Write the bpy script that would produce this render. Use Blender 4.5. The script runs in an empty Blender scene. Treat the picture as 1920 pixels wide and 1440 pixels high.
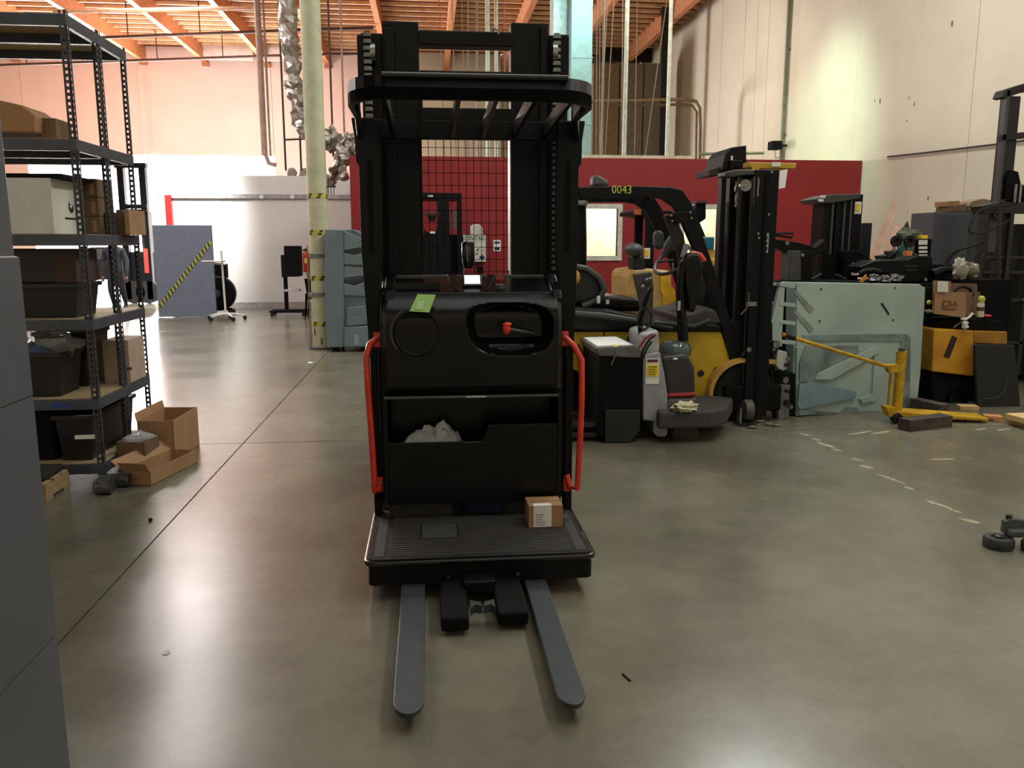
import bpy, bmesh, math, random
from mathutils import Vector, Matrix, noise
random.seed(7)
S = bpy.context.scene
COL = S.collection
# ---------------- camera ----------------
FP = 1550.0; PITCH = math.radians(9.70); YAW = math.radians(5.70); CH = 1.6
cd = bpy.data.cameras.new('camera'); cam = bpy.data.objects.new('camera', cd); COL.objects.link(cam)
cd.sensor_width = 36; cd.lens = 36*FP/1920; cd.clip_end = 300; cd.clip_start = .05
cam.location = (0, 0, CH); cam.rotation_euler = (math.pi/2-PITCH, 0, -YAW)
S.camera = cam
# ---------------- view and world ----------------
S.view_settings.view_transform = 'Standard'; S.view_settings.look = 'None'
S.view_settings.gamma = 1; S.view_settings.use_curve_mapping = False
S.view_settings.exposure = 0.0
w = bpy.data.worlds.new('sky'); S.world = w; w.use_nodes = True
bg = w.node_tree.nodes['Background']; bg.inputs[0].default_value = (.93, .97, 1, 1); bg.inputs[1].default_value = 5.0
# ---------------- lamps ----------------
def area(name, loc, rot, sx, sy, power, col, spread=180):
    l = bpy.data.lights.new(name, 'AREA'); l.shape = 'RECTANGLE'; l.size = sx; l.size_y = sy
    l.energy = power; l.color = col; l.spread = math.radians(spread)
    o = bpy.data.objects.new(name, l); COL.objects.link(o); o.location = loc
    o.rotation_euler = [math.radians(a) for a in rot]; return o
area('door_daylight', (-11.4, 35.6, 2.7), (-90, 0, 0), 10.6, 5.2, 9500, (1, .92, .88))
area('overhead_fill_left', (-6, 14, 8.6), (0, 0, 0), 2.4, 8, 900, (1, .95, .92))  # added overhead area light out of view, no roof opening here
area('overhead_fill_front', (1.2, 3.5, 8.6), (0, 0, 0), 4, 6, 200, (.93, 1, .94))  # added area light above the frame, no roof opening modelled
area('skylight_far', (-7.2, 24.3, 8.7), (0, 0, 0), 1.9, 3.4, 440, (1, .94, .91))
area('strip_lamp_right', (5.2, 10.5, 8.5), (0, 22, 0), 1.2, 5, 430, (.95, 1, .93))
area('strip_lamp_near', (5.5, 3.0, 8.5), (0, 10, 0), 1.2, 5, 230, (1, .95, .88))
area('office_roof_lamp', (5.4, 20, 8.0), (25, 10, 0), 3, 3, 140, (1, .87, .7))
sn = bpy.data.lights.new('low_sun', 'SUN'); sn.energy = 6; sn.angle = math.radians(1.0); sn.color = (1, .97, .92)
so = bpy.data.objects.new('low_sun', sn); COL.objects.link(so); so.location = (-12, 45, 12)
so.rotation_euler = Vector((.25, -1, -.245)).to_track_quat('-Z', 'Y').to_euler()
def spot(name, loc, to, power, col, ang, blend=1, r=.3):
    l = bpy.data.lights.new(name, 'SPOT'); l.energy = power; l.color = col; l.spot_size = math.radians(ang); l.spot_blend = blend; l.shadow_soft_size = r
    o = bpy.data.objects.new(name, l); COL.objects.link(o); o.location = loc
    o.rotation_euler = (Vector(to)-Vector(loc)).to_track_quat('-Z', 'Y').to_euler(); return o
spot('partition_bloom_spot', (-6.2, 17.2, 8.3), (-6.1, 21.1, 2.95), 16000, (1, .97, .95), 32)  # added spot standing in for glare bloom on the partition, no roof panel
spot('green_wall_lamp', (5.4, 16.4, 8.4), (8.8, 18.4, 2.9), 1700, (.66, 1, .76), 56)
spot('wall_wash_right', (4.6, 9.5, 8.2), (8.8, 12.5, 4.6), 480, (1, .95, .87), 120)  # added spot to brighten the right wall, no fixture there
spot('back_wall_wash', (-7, 27, 6.2), (-8.5, 35, 6.4), 1500, (1, .86, .80), 120)  # added pinkish spot to brighten the back wall
spot('duct_lamp', (3.2, 12.0, 8.3), (2.65, 17.4, 6.0), 650, (.55, 1, .95), 30)
# ---------------- pixel <-> world ----------------
_s, _c, _sp, _cp = math.sin(YAW), math.cos(YAW), math.sin(PITCH), math.cos(PITCH)
def P(x, y, Y=None, Z=None, X=None):
    a = (x-960)/FP; v = (y-720)/FP
    f = _cp-v*_sp; t = -(_sp+v*_cp)
    r = Vector((a*_c+f*_s, f*_c-a*_s, t))
    k = Y/r.y if Y is not None else (Z-CH)/r.z if Z is not None else X/r.x
    return Vector((0, 0, CH))+r*k
# ---------------- materials ----------------
def lin(c):
    return tuple(((v/255)/12.92 if v/255 <= .04045 else ((v/255+.055)/1.055)**2.4) for v in c)
MATS = {}
def mat(name, col, rough=.5, metal=0, var=.12, scale=8, bump=0, bscale=60, coat=0, emit=0, col2=None, spec=.5, trans=0, alpha=1, stretch=(1, 1, 1)):
    if name in MATS: return MATS[name]
    m = bpy.data.materials.new(name); m.use_nodes = True; nt = m.node_tree; N = nt.nodes; L = nt.links
    b = N['Principled BSDF']; b.inputs['Roughness'].default_value = rough; b.inputs['Metallic'].default_value = metal
    b.inputs['Specular IOR Level'].default_value = spec; b.inputs['Coat Weight'].default_value = coat
    b.inputs['Transmission Weight'].default_value = trans; b.inputs['Alpha'].default_value = alpha
    c = lin(col); c2 = lin(col2) if col2 else tuple(v*(1-var*2.2) for v in c); c1 = c if col2 else tuple(min(1, v*(1+var)) for v in c)
    tc = N.new('ShaderNodeTexCoord'); mp = N.new('ShaderNodeMapping'); mp.inputs['Scale'].default_value = stretch
    n = N.new('ShaderNodeTexNoise'); n.inputs['Scale'].default_value = scale; n.inputs['Detail'].default_value = 6; n.inputs['Roughness'].default_value = .62
    L.new(tc.outputs['Object'], mp.inputs[0]); L.new(mp.outputs[0], n.inputs['Vector'])
    cr = N.new('ShaderNodeValToRGB'); cr.color_ramp.elements[0].position = .32; cr.color_ramp.elements[1].position = .62
    cr.color_ramp.elements[0].color = (*c2, 1); cr.color_ramp.elements[1].color = (*c1, 1)
    L.new(n.outputs['Fac'], cr.inputs[0]); L.new(cr.outputs[0], b.inputs['Base Color'])
    if emit:
        b.inputs['Emission Color'].default_value = (*c, 1); b.inputs['Emission Strength'].default_value = emit
    if bump:
        n2 = N.new('ShaderNodeTexNoise'); n2.inputs['Scale'].default_value = bscale; n2.inputs['Detail'].default_value = 3
        L.new(mp.outputs[0], n2.inputs['Vector']); bp = N.new('ShaderNodeBump'); bp.inputs['Strength'].default_value = bump; bp.inputs['Distance'].default_value = .01
        L.new(n2.outputs['Fac'], bp.inputs['Height']); L.new(bp.outputs[0], b.inputs['Normal'])
    MATS[name] = m; return m
blk = mat('black_paint', (12, 15, 19), .42, var=.1, scale=5, spec=.2)
blkgloss = mat('black_gloss', (9, 11, 14), .22, var=.1, scale=4, coat=.3)
blkmat = mat('black_matt', (13, 14, 16), .75, var=.15, scale=14, bump=.2, spec=.15)
blkplast = mat('black_plastic', (9, 10, 13), .27, var=.1, scale=6, bump=.03, bscale=260, spec=.28)
rub = mat('rubber', (16, 16, 16), .8, var=.2, scale=20, bump=.3, bscale=80)
steel = mat('steel', (150, 150, 148), .3, metal=1, var=.15, scale=20)
dsteel = mat('dark_steel', (62, 62, 60), .42, metal=.8, var=.2, scale=20)
forkm = mat('fork_steel', (50, 57, 60), .55, metal=.0, var=.1, scale=12, bump=.1)
redh = mat('red_handle', (214, 58, 34), .35, var=.08, scale=10, coat=.3)
redp = mat('red_plastic', (150, 26, 24), .4)
yel = mat('yellow_paint', (186, 154, 26), .45, var=.12, scale=3, coat=.1)
yel2 = mat('yellow_worn', (205, 165, 20), .5, var=.2, scale=9, col2=(150, 112, 24))
tan = mat('tan_yellow', (190, 145, 70), .5, var=.12)
gry = mat('grey_plastic', (112, 128, 134), .5, var=.06, scale=3)
gryd = mat('grey_dark', (72, 74, 76), .55, var=.1)
grym = mat('grey_metal_paint', (96, 102, 112), .45, var=.08, scale=2.5, bump=.03, bscale=200)
shelfm = mat('shelf_steel', (60, 63, 70), .5, metal=.3, var=.12, scale=14)
osb = mat('particle_board', (150, 132, 96), .8, var=.15, scale=40)
card = mat('cardboard', (158, 122, 86), .85, var=.07, scale=5, bump=.05)
cardd = mat('cardboard_dark', (112, 88, 66), .85, var=.08, scale=5)
cardw = mat('cardboard_white', (205, 205, 196), .8, var=.04, scale=5)
wood = mat('raw_wood', (196, 162, 108), .75, var=.14, scale=6, stretch=(1, 8, 8))
woodp = mat('pallet_wood', (150, 125, 90), .85, var=.2, scale=6, stretch=(1, 6, 6))
woodd = mat('dark_wood', (72, 60, 52), .85, var=.25, scale=8, bump=.3, bscale=30)
white = mat('white_paint', (222, 222, 218), .5, var=.03)
paper = mat('paper', (230, 230, 226), .8, var=.02)
ylab = mat('yellow_label', (235, 210, 40), .6, var=.03)
ink = mat('ink', (30, 30, 34), .7, var=.05)
glass = mat('clear_plastic', (225, 232, 235), .10, trans=.3, var=.03, alpha=.42, spec=1, bump=1, bscale=22)
foil = mat('silver_foil', (172, 166, 158), .45, metal=.85, var=.2, scale=14, bump=.5, bscale=20)
clampm = mat('clamp_paint', (160, 180, 174), .45, var=.08, scale=1.6, bump=.05)
clampw = mat('clamp_paint_worn', (118, 134, 132), .5, var=.26, scale=4, metal=.1)
# ---------------- mesh builder ----------------
BASE = {}
class MB:
    def __init__(s): s.v = []; s.f = []
    def add(s, vs, fs):
        n = len(s.v); s.v += [tuple(q) for q in vs]; s.f += [tuple(i+n for i in f) for f in fs]; return s
    def box(s, x0, x1, y0, y1, z0, z1, M=None):
        vs = [Vector((x, y, z)) for x in (x0, x1) for y in (y0, y1) for z in (z0, z1)]
        if M: vs = [M@q for q in vs]
        return s.add(vs, [(0, 1, 3, 2), (4, 6, 7, 5), (0, 4, 5, 1), (2, 3, 7, 6), (0, 2, 6, 4), (1, 5, 7, 3)])
    def obox(s, c, size, rz=0, rx=0, ry=0):
        M = Matrix.Translation(c)@Matrix.Rotation(rz, 4, 'Z')@Matrix.Rotation(rx, 4, 'X')@Matrix.Rotation(ry, 4, 'Y'); a, b, d = [q/2 for q in size]
        return s.box(-a, a, -b, b, -d, d, M)
    def pb(s, px0, py0, px1, py1, Y, dy):      # box whose front face fills a rectangle seen on the plane y=Y
        a = P((px0+px1)/2, py0, Y=Y).z; b = P((px0+px1)/2, py1, Y=Y).z; ym = (py0+py1)/2
        return s.box(P(px0, ym, Y=Y).x, P(px1, ym, Y=Y).x, Y, Y+dy, b, a)
    def ext(s, pts, off):                       # prism: polygon of 3-D points swept by a vector
        pts = [Vector(q) for q in pts]; off = Vector(off); n = len(pts)
        return s.add(pts+[q+off for q in pts], [tuple(range(n)), tuple(range(2*n-1, n-1, -1))]+[(i, (i+1) % n, n+(i+1) % n, n+i) for i in range(n)])
    def pp(s, pix, Y, dy): return s.ext([P(x, y, Y=Y) for x, y in pix], (0, dy, 0))
    def xz(s, pts, y0, y1): return s.ext([(x, y0, z) for x, z in pts], (0, y1-y0, 0))
    def yz(s, pts, x0, x1): return s.ext([(x0, y, z) for y, z in pts], (x1-x0, 0, 0))
    def xy(s, pts, z0, z1): return s.ext([(x, y, z0) for x, y in pts], (0, 0, z1-z0))
    def tube(s, path, r, seg=8, closed=False):
        pts = [Vector(q) for q in path]; n = len(pts); rs = r if isinstance(r, (list, tuple)) else [r]*n
        up = None; vs = []; fs = []
        for i, q in enumerate(pts):
            a = pts[(i-1) % n] if (i or closed) else q; b = pts[(i+1) % n] if (i < n-1 or closed) else q
            t = (b-a).normalized()
            if up is None: up = Vector((0, 0, 1)) if abs(t.z) < .9 else Vector((1, 0, 0))
            sd = t.cross(up).normalized(); up = sd.cross(t).normalized()
            for k in range(seg):
                an = 2*math.pi*k/seg; vs.append(q+(sd*math.cos(an)+up*math.sin(an))*rs[i])
        for i in range(n if closed else n-1):
            j = (i+1) % n
            for k in range(seg): fs.append((i*seg+k, i*seg+(k+1) % seg, j*seg+(k+1) % seg, j*seg+k))
        if not closed: fs += [tuple(range(seg)), tuple((n-1)*seg+k for k in range(seg))]
        return s.add(vs, fs)
    def cyl(s, a, b, r, r2=None, seg=16): return s.tube([a, b], [r, r if r2 is None else r2], seg)
    def lathe(s, prof, c, axis='Z', seg=20):    # profile of (radius, height) about an axis through c
        vs = []; fs = []; n = len(prof); c = Vector(c)
        for r, h in prof:
            for k in range(seg):
                a = 2*math.pi*k/seg; u, v = r*math.cos(a), r*math.sin(a)
                vs.append(c+Vector((u, v, h) if axis == 'Z' else (u, h, v) if axis == 'Y' else (h, u, v)))
        for i in range(n-1):
            for k in range(seg): fs.append((i*seg+k, i*seg+(k+1) % seg, (i+1)*seg+(k+1) % seg, (i+1)*seg+k))
        if prof[0][0] > 1e-4: fs.append(tuple(range(seg)))
        if prof[-1][0] > 1e-4: fs.append(tuple((n-1)*seg+k for k in range(seg)))
        return s.add(vs, fs)
    def sph(s, c, r, seg=12, rings=8, amp=0, fr=3):
        prof = []; n0 = len(s.v); rr = r if isinstance(r, (tuple, list)) else (r, r, r)
        for i in range(rings+1):
            a = math.pi*i/rings; prof.append((max(math.sin(a), 1e-5), -math.cos(a)))
        s.lathe(prof, (0, 0, 0), 'Z', seg)
        for i in range(n0, len(s.v)):
            q = Vector(s.v[i]); k = 1+(noise.noise(q*fr+Vector(c))*amp if amp else 0)
            s.v[i] = (c[0]+q.x*rr[0]*k, c[1]+q.y*rr[1]*k, c[2]+q.z*rr[2]*k)
        return s
    def go(s, name, m, parent=None, bevel=0, smooth=False, seg=2, **kw):
        me = bpy.data.meshes.new(name); o = bpy.data.objects.new(name, me)
        off = Vector((0, 0, 0))
        if parent is not None: off = Vector(BASE[parent.name]); o.parent = parent; BASE[o.name] = tuple(off)
        else:
            xs = [q[0] for q in s.v]; ys = [q[1] for q in s.v]; zs = [q[2] for q in s.v]
            off = Vector(((min(xs)+max(xs))/2, (min(ys)+max(ys))/2, min(zs))); o.location = off; BASE[o.name] = tuple(off)
        me.from_pydata([tuple(Vector(q)-off) for q in s.v], [], s.f)
        bm = bmesh.new(); bm.from_mesh(me); bmesh.ops.remove_doubles(bm, verts=bm.verts, dist=1e-5); bmesh.ops.recalc_face_normals(bm, faces=bm.faces)
        if smooth:
            for f in bm.faces: f.smooth = True
            for e in bm.edges:
                if len(e.link_faces) == 2 and e.calc_face_angle(0) > .7: e.smooth = False
        bm.to_mesh(me); bm.free(); me.materials.append(m); COL.objects.link(o)
        BASE[o.name] = tuple(off)
        if bevel:
            b = o.modifiers.new('b', 'BEVEL'); b.width = bevel; b.segments = seg; b.limit_method = 'ANGLE'; b.angle_limit = .7
        for k, v in kw.items(): o[k] = v
        return o
def B(*a): return MB().box(*a)
def PB(*a): return MB().pb(*a)
def PP(*a): return MB().pp(*a)
def T(name, label, cat, loc, group=None):
    o = bpy.data.objects.new(name, None); COL.objects.link(o); o.location = loc; o.empty_display_size = .1
    BASE[o.name] = tuple(loc); o['label'] = label; o['category'] = cat
    if group: o['group'] = group
    return o
def tag(o, label, cat, group=None):
    o['label'] = label; o['category'] = cat
    if group: o['group'] = group
    return o
def dup(root, loc, rotz=None, label=None):
    def cp(o, par):
        c = o.copy(); COL.objects.link(c); c.parent = par
        for ch in [q for q in bpy.data.objects if q.parent == o]: cp(ch, c)
        return c
    r = cp(root, None); r.location = loc; BASE[r.name] = tuple(loc)
    if rotz is not None: r.rotation_euler = (0, 0, rotz)
    if label: r['label'] = label
    return r
def struct(o): o['kind'] = 'structure'; return o
def text(txt, size, loc, m, parent, rot=(90, 0, 0), name='lettering', ext=.001, sx=1):
    c = bpy.data.curves.new(name, 'FONT'); c.body = txt; c.size = size; c.extrude = ext; c.align_x = 'CENTER'; c.align_y = 'CENTER'; c.resolution_u = 2
    t = bpy.data.objects.new('t', c); COL.objects.link(t); dg = bpy.context.evaluated_depsgraph_get()
    me = bpy.data.meshes.new_from_object(t.evaluated_get(dg)); bpy.data.objects.remove(t); bpy.data.curves.remove(c)
    R = Matrix.Translation(Vector(loc)-Vector(BASE[parent.name]))@Matrix.Rotation(math.radians(rot[2]), 4, 'Z')@Matrix.Rotation(math.radians(rot[0]), 4, 'X')@Matrix.Rotation(math.radians(rot[1]), 4, 'Y')@Matrix.Diagonal((sx, 1, 1, 1))
    me.transform(R); me.materials.clear(); me.materials.append(m)
    o = bpy.data.objects.new(name, me); COL.objects.link(o); o.parent = parent; BASE[o.name] = BASE[parent.name]; return o
def arc(cx, cy, r, a0, a1, n): return [(cx+r*math.cos(math.radians(a0+(a1-a0)*i/n)), cy+r*math.sin(math.radians(a0+(a1-a0)*i/n))) for i in range(n+1)]
def rrect(x0, x1, y0, y1, r, n=4): return arc(x1-r, y1-r, r, 0, 90, n)+arc(x0+r, y1-r, r, 90, 180, n)+arc(x0+r, y0+r, r, 180, 270, n)+arc(x1-r, y0+r, r, 270, 360, n)
# ================= STRUCTURE =================
XR = 8.8; YB = 35.0; ZC = 8.8; XL = -26.0; YN = -3.0
# floor: sealed concrete with saw-cut joints
def floor_material():
    m = bpy.data.materials.new('sealed_concrete'); m.use_nodes = True; nt = m.node_tree; N = nt.nodes; L = nt.links; b = N['Principled BSDF']
    tc = N.new('ShaderNodeTexCoord')
    def nz(sc, det, rg=.6):
        n = N.new('ShaderNodeTexNoise'); n.inputs['Scale'].default_value = sc; n.inputs['Detail'].default_value = det; n.inputs['Roughness'].default_value = rg
        L.new(tc.outputs['Object'], n.inputs['Vector']); return n
    def ramp(n, p0, p1, c0, c1):
        r = N.new('ShaderNodeValToRGB'); r.color_ramp.elements[0].position = p0; r.color_ramp.elements[1].position = p1
        r.color_ramp.elements[0].color = c0; r.color_ramp.elements[1].color = c1; L.new(n.outputs['Fac'], r.inputs[0]); return r
    r1 = ramp(nz(.55, 5), .38, .62, (*lin((101, 99, 86)), 1), (*lin((124, 121, 106)), 1))
    r2 = ramp(nz(2.6, 9, .7), .35, .65, (.78, .78, .77, 1), (1.06, 1.05, 1.0, 1))
    r3 = ramp(nz(90, 3), .3, .7, (.9, .9, .9, 1), (1.05, 1.05, 1.05, 1))
    r4 = ramp(nz(.9, 3), .60, .68, (1, 1, 1, 1), (.95, 1.06, .97, 1))
    cur = r1.outputs[0]
    for r in (r2, r3, r4):
        x = N.new('ShaderNodeMix'); x.data_type = 'RGBA'; x.blend_type = 'MULTIPLY'; x.inputs[0].default_value = 1
        L.new(cur, x.inputs[6]); L.new(r.outputs[0], x.inputs[7]); cur = x.outputs[2]
    L.new(cur, b.inputs['Base Color'])
    rr = ramp(nz(1.1, 4, .55), .2, .8, (.20,)*3+(1,), (.30,)*3+(1,)); L.new(rr.outputs[0], b.inputs['Roughness'])
    b.inputs['Specular IOR Level'].default_value = 1.0
    bp = N.new('ShaderNodeBump'); bp.inputs['Strength'].default_value = .06; bp.inputs['Distance'].default_value = .01
    L.new(nz(3, 5).outputs['Fac'], bp.inputs['Height']); L.new(bp.outputs[0], b.inputs['Normal'])
    return m
FM = floor_material()
JX = P(400, 892, Z=0).x
JY = P(500, 830, Z=0).y
XS = [XL, JX-11.2, JX, JX+7.4, XR]; YS = [YN, JY-6.5, JY, JY+6.1, JY+12.2, JY+18.3, YB+6]
fl = struct(B(XL-.2, XR+.4, YN-.2, YB+6, -.3, -.012).go('floor', mat('joint_dirt', (38, 36, 32), .9)))
for i in range(4):
    for j in range(6):
        B(XS[i]+.005, XS[i+1]-.005, YS[j]+.005, YS[j+1]-.005, -.02, 0).go('floor_slab', FM, fl)
pm = mat('tape_remains', (160, 152, 126), .7, var=.2, scale=30)
for k, (px, py, l, wd, a) in enumerate([(1668, 897, .34, .035, -.25), (1705, 916, .09, .04, 0), (1760, 946, .22, .05, -.2), (1790, 958, .1, .03, 0), (1818, 977, .14, .055, .1), (1510, 815, .12, .05, .1), (1528, 824, .1, .05, 0), (1548, 834, .2, .06, -.2), (1570, 844, .1, .04, 0), (1606, 862, .14, .04, 0), (1626, 876, .12, .05, 0), (1610, 812, .35, .05, 1.5), (1652, 811, .25, .05, 1.5), (1770, 861, .2, .04, 1.0), (1840, 805, .25, .04, 1.5), (1885, 805, .2, .04, 1.5)]):
    q = P(px, py, Z=0); pts = []
    for i in range(9):
        an = 2*math.pi*i/9; rr = 1+random.uniform(-.35, .25); u, v = math.cos(an)*l/2*rr, math.sin(an)*wd/2*rr
        ba = 2.05+a; pts.append((q.x+u*math.cos(ba)-v*math.sin(ba), q.y+u*math.sin(ba)+v*math.cos(ba)))
    MB().xy(pts, 0, .0015).go('tape_scrap', pm, fl)
# walls
wm = mat('wall_white', (212, 205, 186), .7, var=.03, scale=.8, bump=.05, bscale=12)
wp = mat('wall_pink_lit', (238, 214, 208), .7, var=.03, scale=.6)  # pink cast of the light put into the wall colour
wt = mat('wall_dim_tan', (150, 134, 108), .75, var=.06, scale=.7)  # dimmer right end of the back wall put into a darker tan
dk = mat('dark_gap', (26, 22, 20), .9)
wr = struct(B(XR+.10, XR+.4, YN, YB, 0, ZC).go('wall_right', dk))
seams = [YN, 4.6]+sorted([P(x, y, X=XR).y for x, y in ((1825, 150), (1718, 200), (1602, 200), (1466, 250), (1432, 250), (1411, 250), (1388, 250), (1347, 240), (1324, 200), (1276, 200))])+[YB]
for a, b in zip(seams[:-1], seams[1:]):
    g = .02 if a > 17 or a < 6 else .004
    B(XR, XR+.12, a, b-g, 0, ZC+.3).go('wall_panel', wm, wr)
XA = P(62, 400, Y=YB).x; XB2 = P(520, 400, Y=YB).x; ZT = P(400, 292, Y=YB).z
wb = struct(B(XB2, XR+.3, YB+.1, YB+.4, 0, ZC+.3).go('wall_back', wp))
for k, (a, b, z0, m_) in enumerate([(XL, XA, 0, wp), (XA, XB2, ZT, wp), (XB2, P(600, 200, Y=YB).x, 0, wp), (P(600, 200, Y=YB).x+.01, P(775, 200, Y=YB).x, 0, wp), (P(775, 200, Y=YB).x+.02, P(940, 200, Y=YB).x, 0, wm), (P(940, 200, Y=YB).x+.02, P(1145, 200, Y=YB).x, 0, wt), (P(1145, 200, Y=YB).x+.02, XR, 0, wt)]):
    B(a, b-.015, YB, YB+.3, z0, ZC+.3).go('wall_panel', m_, wb)
for px in (262, 275, 282):      # thin pilaster ribs at the far left
    B(P(px, 200, Y=YB).x, P(px, 200, Y=YB).x+.06, YB-.05, YB, ZT, ZC-.5).go('wall_rib', wp, wb)
struct(B(XL-.3, XL, YN, YB, 0, ZC+.3).go('wall_left', wm))
struct(B(XL, XR, YN-.3, YN, 0, ZC+.3).go('wall_front', wm))
# roof: deck, purlins along the building, sub-purlins across
deck = mat('plywood_deck', (120, 62, 40), .8, var=.12, scale=2)
glu = mat('glulam', (196, 130, 86), .65, var=.12, scale=3, stretch=(6, 1, 6))
sub = mat('joist_wood', (232, 196, 152), .7, var=.1, scale=4)
ce = struct(B(XL, XR+.1, YN, YB, ZC+.3, ZC+.45).go('ceiling', deck))
bx = [P(x, 106, Y=34.5).x for x in (262, 384, 497)]; st = (bx[2]-bx[0])/2
x = bx[0]-3*st
while x < XR-.3:
    B(x-.09, x+.09, 8, YB, ZC-.28, ZC+.3).go('purlin', glu, ce)
    B(x-.13, x+.13, YB-.2, YB, ZC-.40, ZC-.28).go('bracket', glu, ce)
    x += st
y = 14.0
while y < YB-.3:
    B(XL, XR, y-.03, y+.03, ZC+.20, ZC+.3).go('joist', sub, ce); y += .61
foilm = mat('foil_insulation', (235, 225, 222), .45, var=.08, scale=3, bump=.6, bscale=5)
B(P(375, 100, Y=34.3).x, P(475, 100, Y=34.3).x, 34.2, 34.3, ZC-.3, ZC+.25).go('insulation', foilm, ce)
B(P(495, 100, Y=34.3).x, P(560, 100, Y=34.3).x, 34.2, 34.3, ZC-.3, ZC+.25).go('insulation', foilm, ce)
# grey partition (small room) and red office
YP = 21.2
gw = mat('partition_grey', (206, 204, 200), .6, var=.03, scale=.8)
zp = P(600, 330, Y=YP).z; xp0 = P(322, 450, Y=YP).x; xp1 = P(690, 450, Y=YP).x
pt = struct(B(xp0, xp1, YP, YP+7, 0, zp).go('wall_partition', gw))
struct(B(xp0, xp1, YP-.05, YP, P(600, 373, Y=YP).z, P(600, 365, Y=YP).z).go('trim_2', mat('trim_grey', (150, 148, 150), .5)))
struct(B(xp0, xp1, YP-.03, YP, 0, .14).go('baseboard_back', mat('base_grey', (150, 148, 142), .6)))
struct(B(P(313, 400, Y=YP).x, P(325, 400, Y=YP).x, YP-.12, YP+.1, 0, P(320, 366, Y=YP).z).go('trim_3', redp))
for px in (490, 548): MB().cyl(P(px, 369, Y=YP-.05), P(px, 369, Y=YP-.07), .05).go('bolt_cap', white, pt)
YO = 16.5
rw = mat('office_red', (134, 22, 25), .55, var=.05, scale=1.5)
zo = P(1200, 297, Y=YO).z; xo0 = P(658, 400, Y=YO).x
W1 = (P(1098, 430, Y=YO).x, P(1158, 430, Y=YO).x, P(1130, 480, Y=YO).z, P(1130, 391, Y=YO).z)
W2 = (P(1282, 430, Y=YO).x, P(1346, 430, Y=YO).x, W1[2]-.1, W1[3])
def wall_with_holes(name, x0, x1, y0, y1, z1, holes, m):
    b = MB(); xs = x0
    for (a, c, z0, zt) in holes:
        b.box(xs, a, y0, y1, 0, z1); b.box(a, c, y0, y1, 0, z0); b.box(a, c, y0, y1, zt, z1); xs = c
    b.box(xs, x1, y0, y1, 0, z1); return b.go(name, m)
ro = struct(wall_with_holes('wall_office', xo0, XR-.02, YO, YO+.14, zo, [W1, W2], rw))
struct(B(xo0, xo0+.14, YO+.14, YO+9, 0, zo).go('wall_office_side', rw))
struct(B(xo0, XR-.02, YO+.16, YO+9, zo-.12, zo-.03).go('ceiling_office', mat('office_roof', (170, 160, 140), .8)))
struct(B(P(1100, 293, Y=YO).x, P(1312, 293, Y=YO).x, YO+.3, YO+.42, zo-.02, zo+.09).go('trim_4', mat('pale_beam', (205, 196, 170), .7)))
struct(B(xo0+.2, XR-.1, YO+3.2, YO+3.3, 0, zo-.2).go('wall_office_inside', mat('office_cream', (225, 220, 196), .7)))
frm = mat('window_frame', (196, 196, 184), .5)
gl = mat('window_glass', (230, 240, 235), .03, trans=.97, var=0)
for i, (a, c, z0, z1) in enumerate((W1, W2)):
    f = MB(); t = .09
    f.box(a-t, c+t, YO-.03, YO+.05, z0-t, z0).box(a-t, c+t, YO-.03, YO+.05, z1, z1+t).box(a-t, a, YO-.03, YO+.05, z0, z1).box(c, c+t, YO-.03, YO+.05, z0, z1)
    o = struct(f.go('window_%d' % (i+1), frm)); B(a, c, YO+.06, YO+.07, z0, z1).go('pane', gl, o)
area('office_tubes_a', (W1[0]+.5, YO+2.0, zo-.3), (0, 0, 0), 2.5, 1.2, 150, (1, .97, .78))
area('office_tubes_b', (W2[0]+.7, YO+2.0, zo-.3), (0, 0, 0), 2.5, 1.2, 150, (1, .97, .78))
# ================= ORDER PICKER TRUCK =================
tr = T('order_picker_truck', 'tall black order picker truck with red grab handles standing in the middle of the floor', 'forklift', (.22, 4.6, 0))
# forks
def fork(xa, xb):
    n = 7; r = (xb-xa)/2; cx = (xa+xb)/2; pts = [(xa, 4.22), (xb, 4.22)]
    pts += [(cx+r*math.cos(math.radians(a))*(1 if abs(math.cos(math.radians(a))) > .01 else 0), 2.60-.085*math.sin(math.radians(a))) for a in range(0, 181, 20)]
    m = MB(); N = len(pts)
    top = [(x, y, .075) for x, y in pts]; bot = [(x*.98+cx*.02, y+.004, .032 if y > 3 else .052) for x, y in pts]
    m.add(top+bot, [tuple(range(N)), tuple(range(2*N-1, N-1, -1))]+[(i, (i+1) % N, N+(i+1) % N, N+i) for i in range(N)])
    o = m.go('fork', forkm, tr, bevel=.006)
    return o
fork(-.146, -.040); fork(.412, .512)
for xa, xb, yf in ((.026, .142, 3.19), (.262, .392, 3.22)):
    o = MB().yz([(yf, .02), (yf, .078), (yf+.03, .088), (yf+.30, .09), (4.1, .09), (4.1, .02)], xa, xb).go('straddle_leg', blkmat, tr, bevel=.012)
for sg, xc in ((1, .15), (-1, .255)):
    MB().xy([(xc, 3.32), (xc+sg*.045, 3.30), (xc+sg*.05, 3.26), (xc+sg*.02, 3.275), (xc, 3.24)], .06, .10).go('pallet_clamp_hook', forkm, tr, bevel=.004)
B(.13, .27, 3.46, 3.9, .07, .12).go('cross_bracket', blk, tr, bevel=.006)
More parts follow.
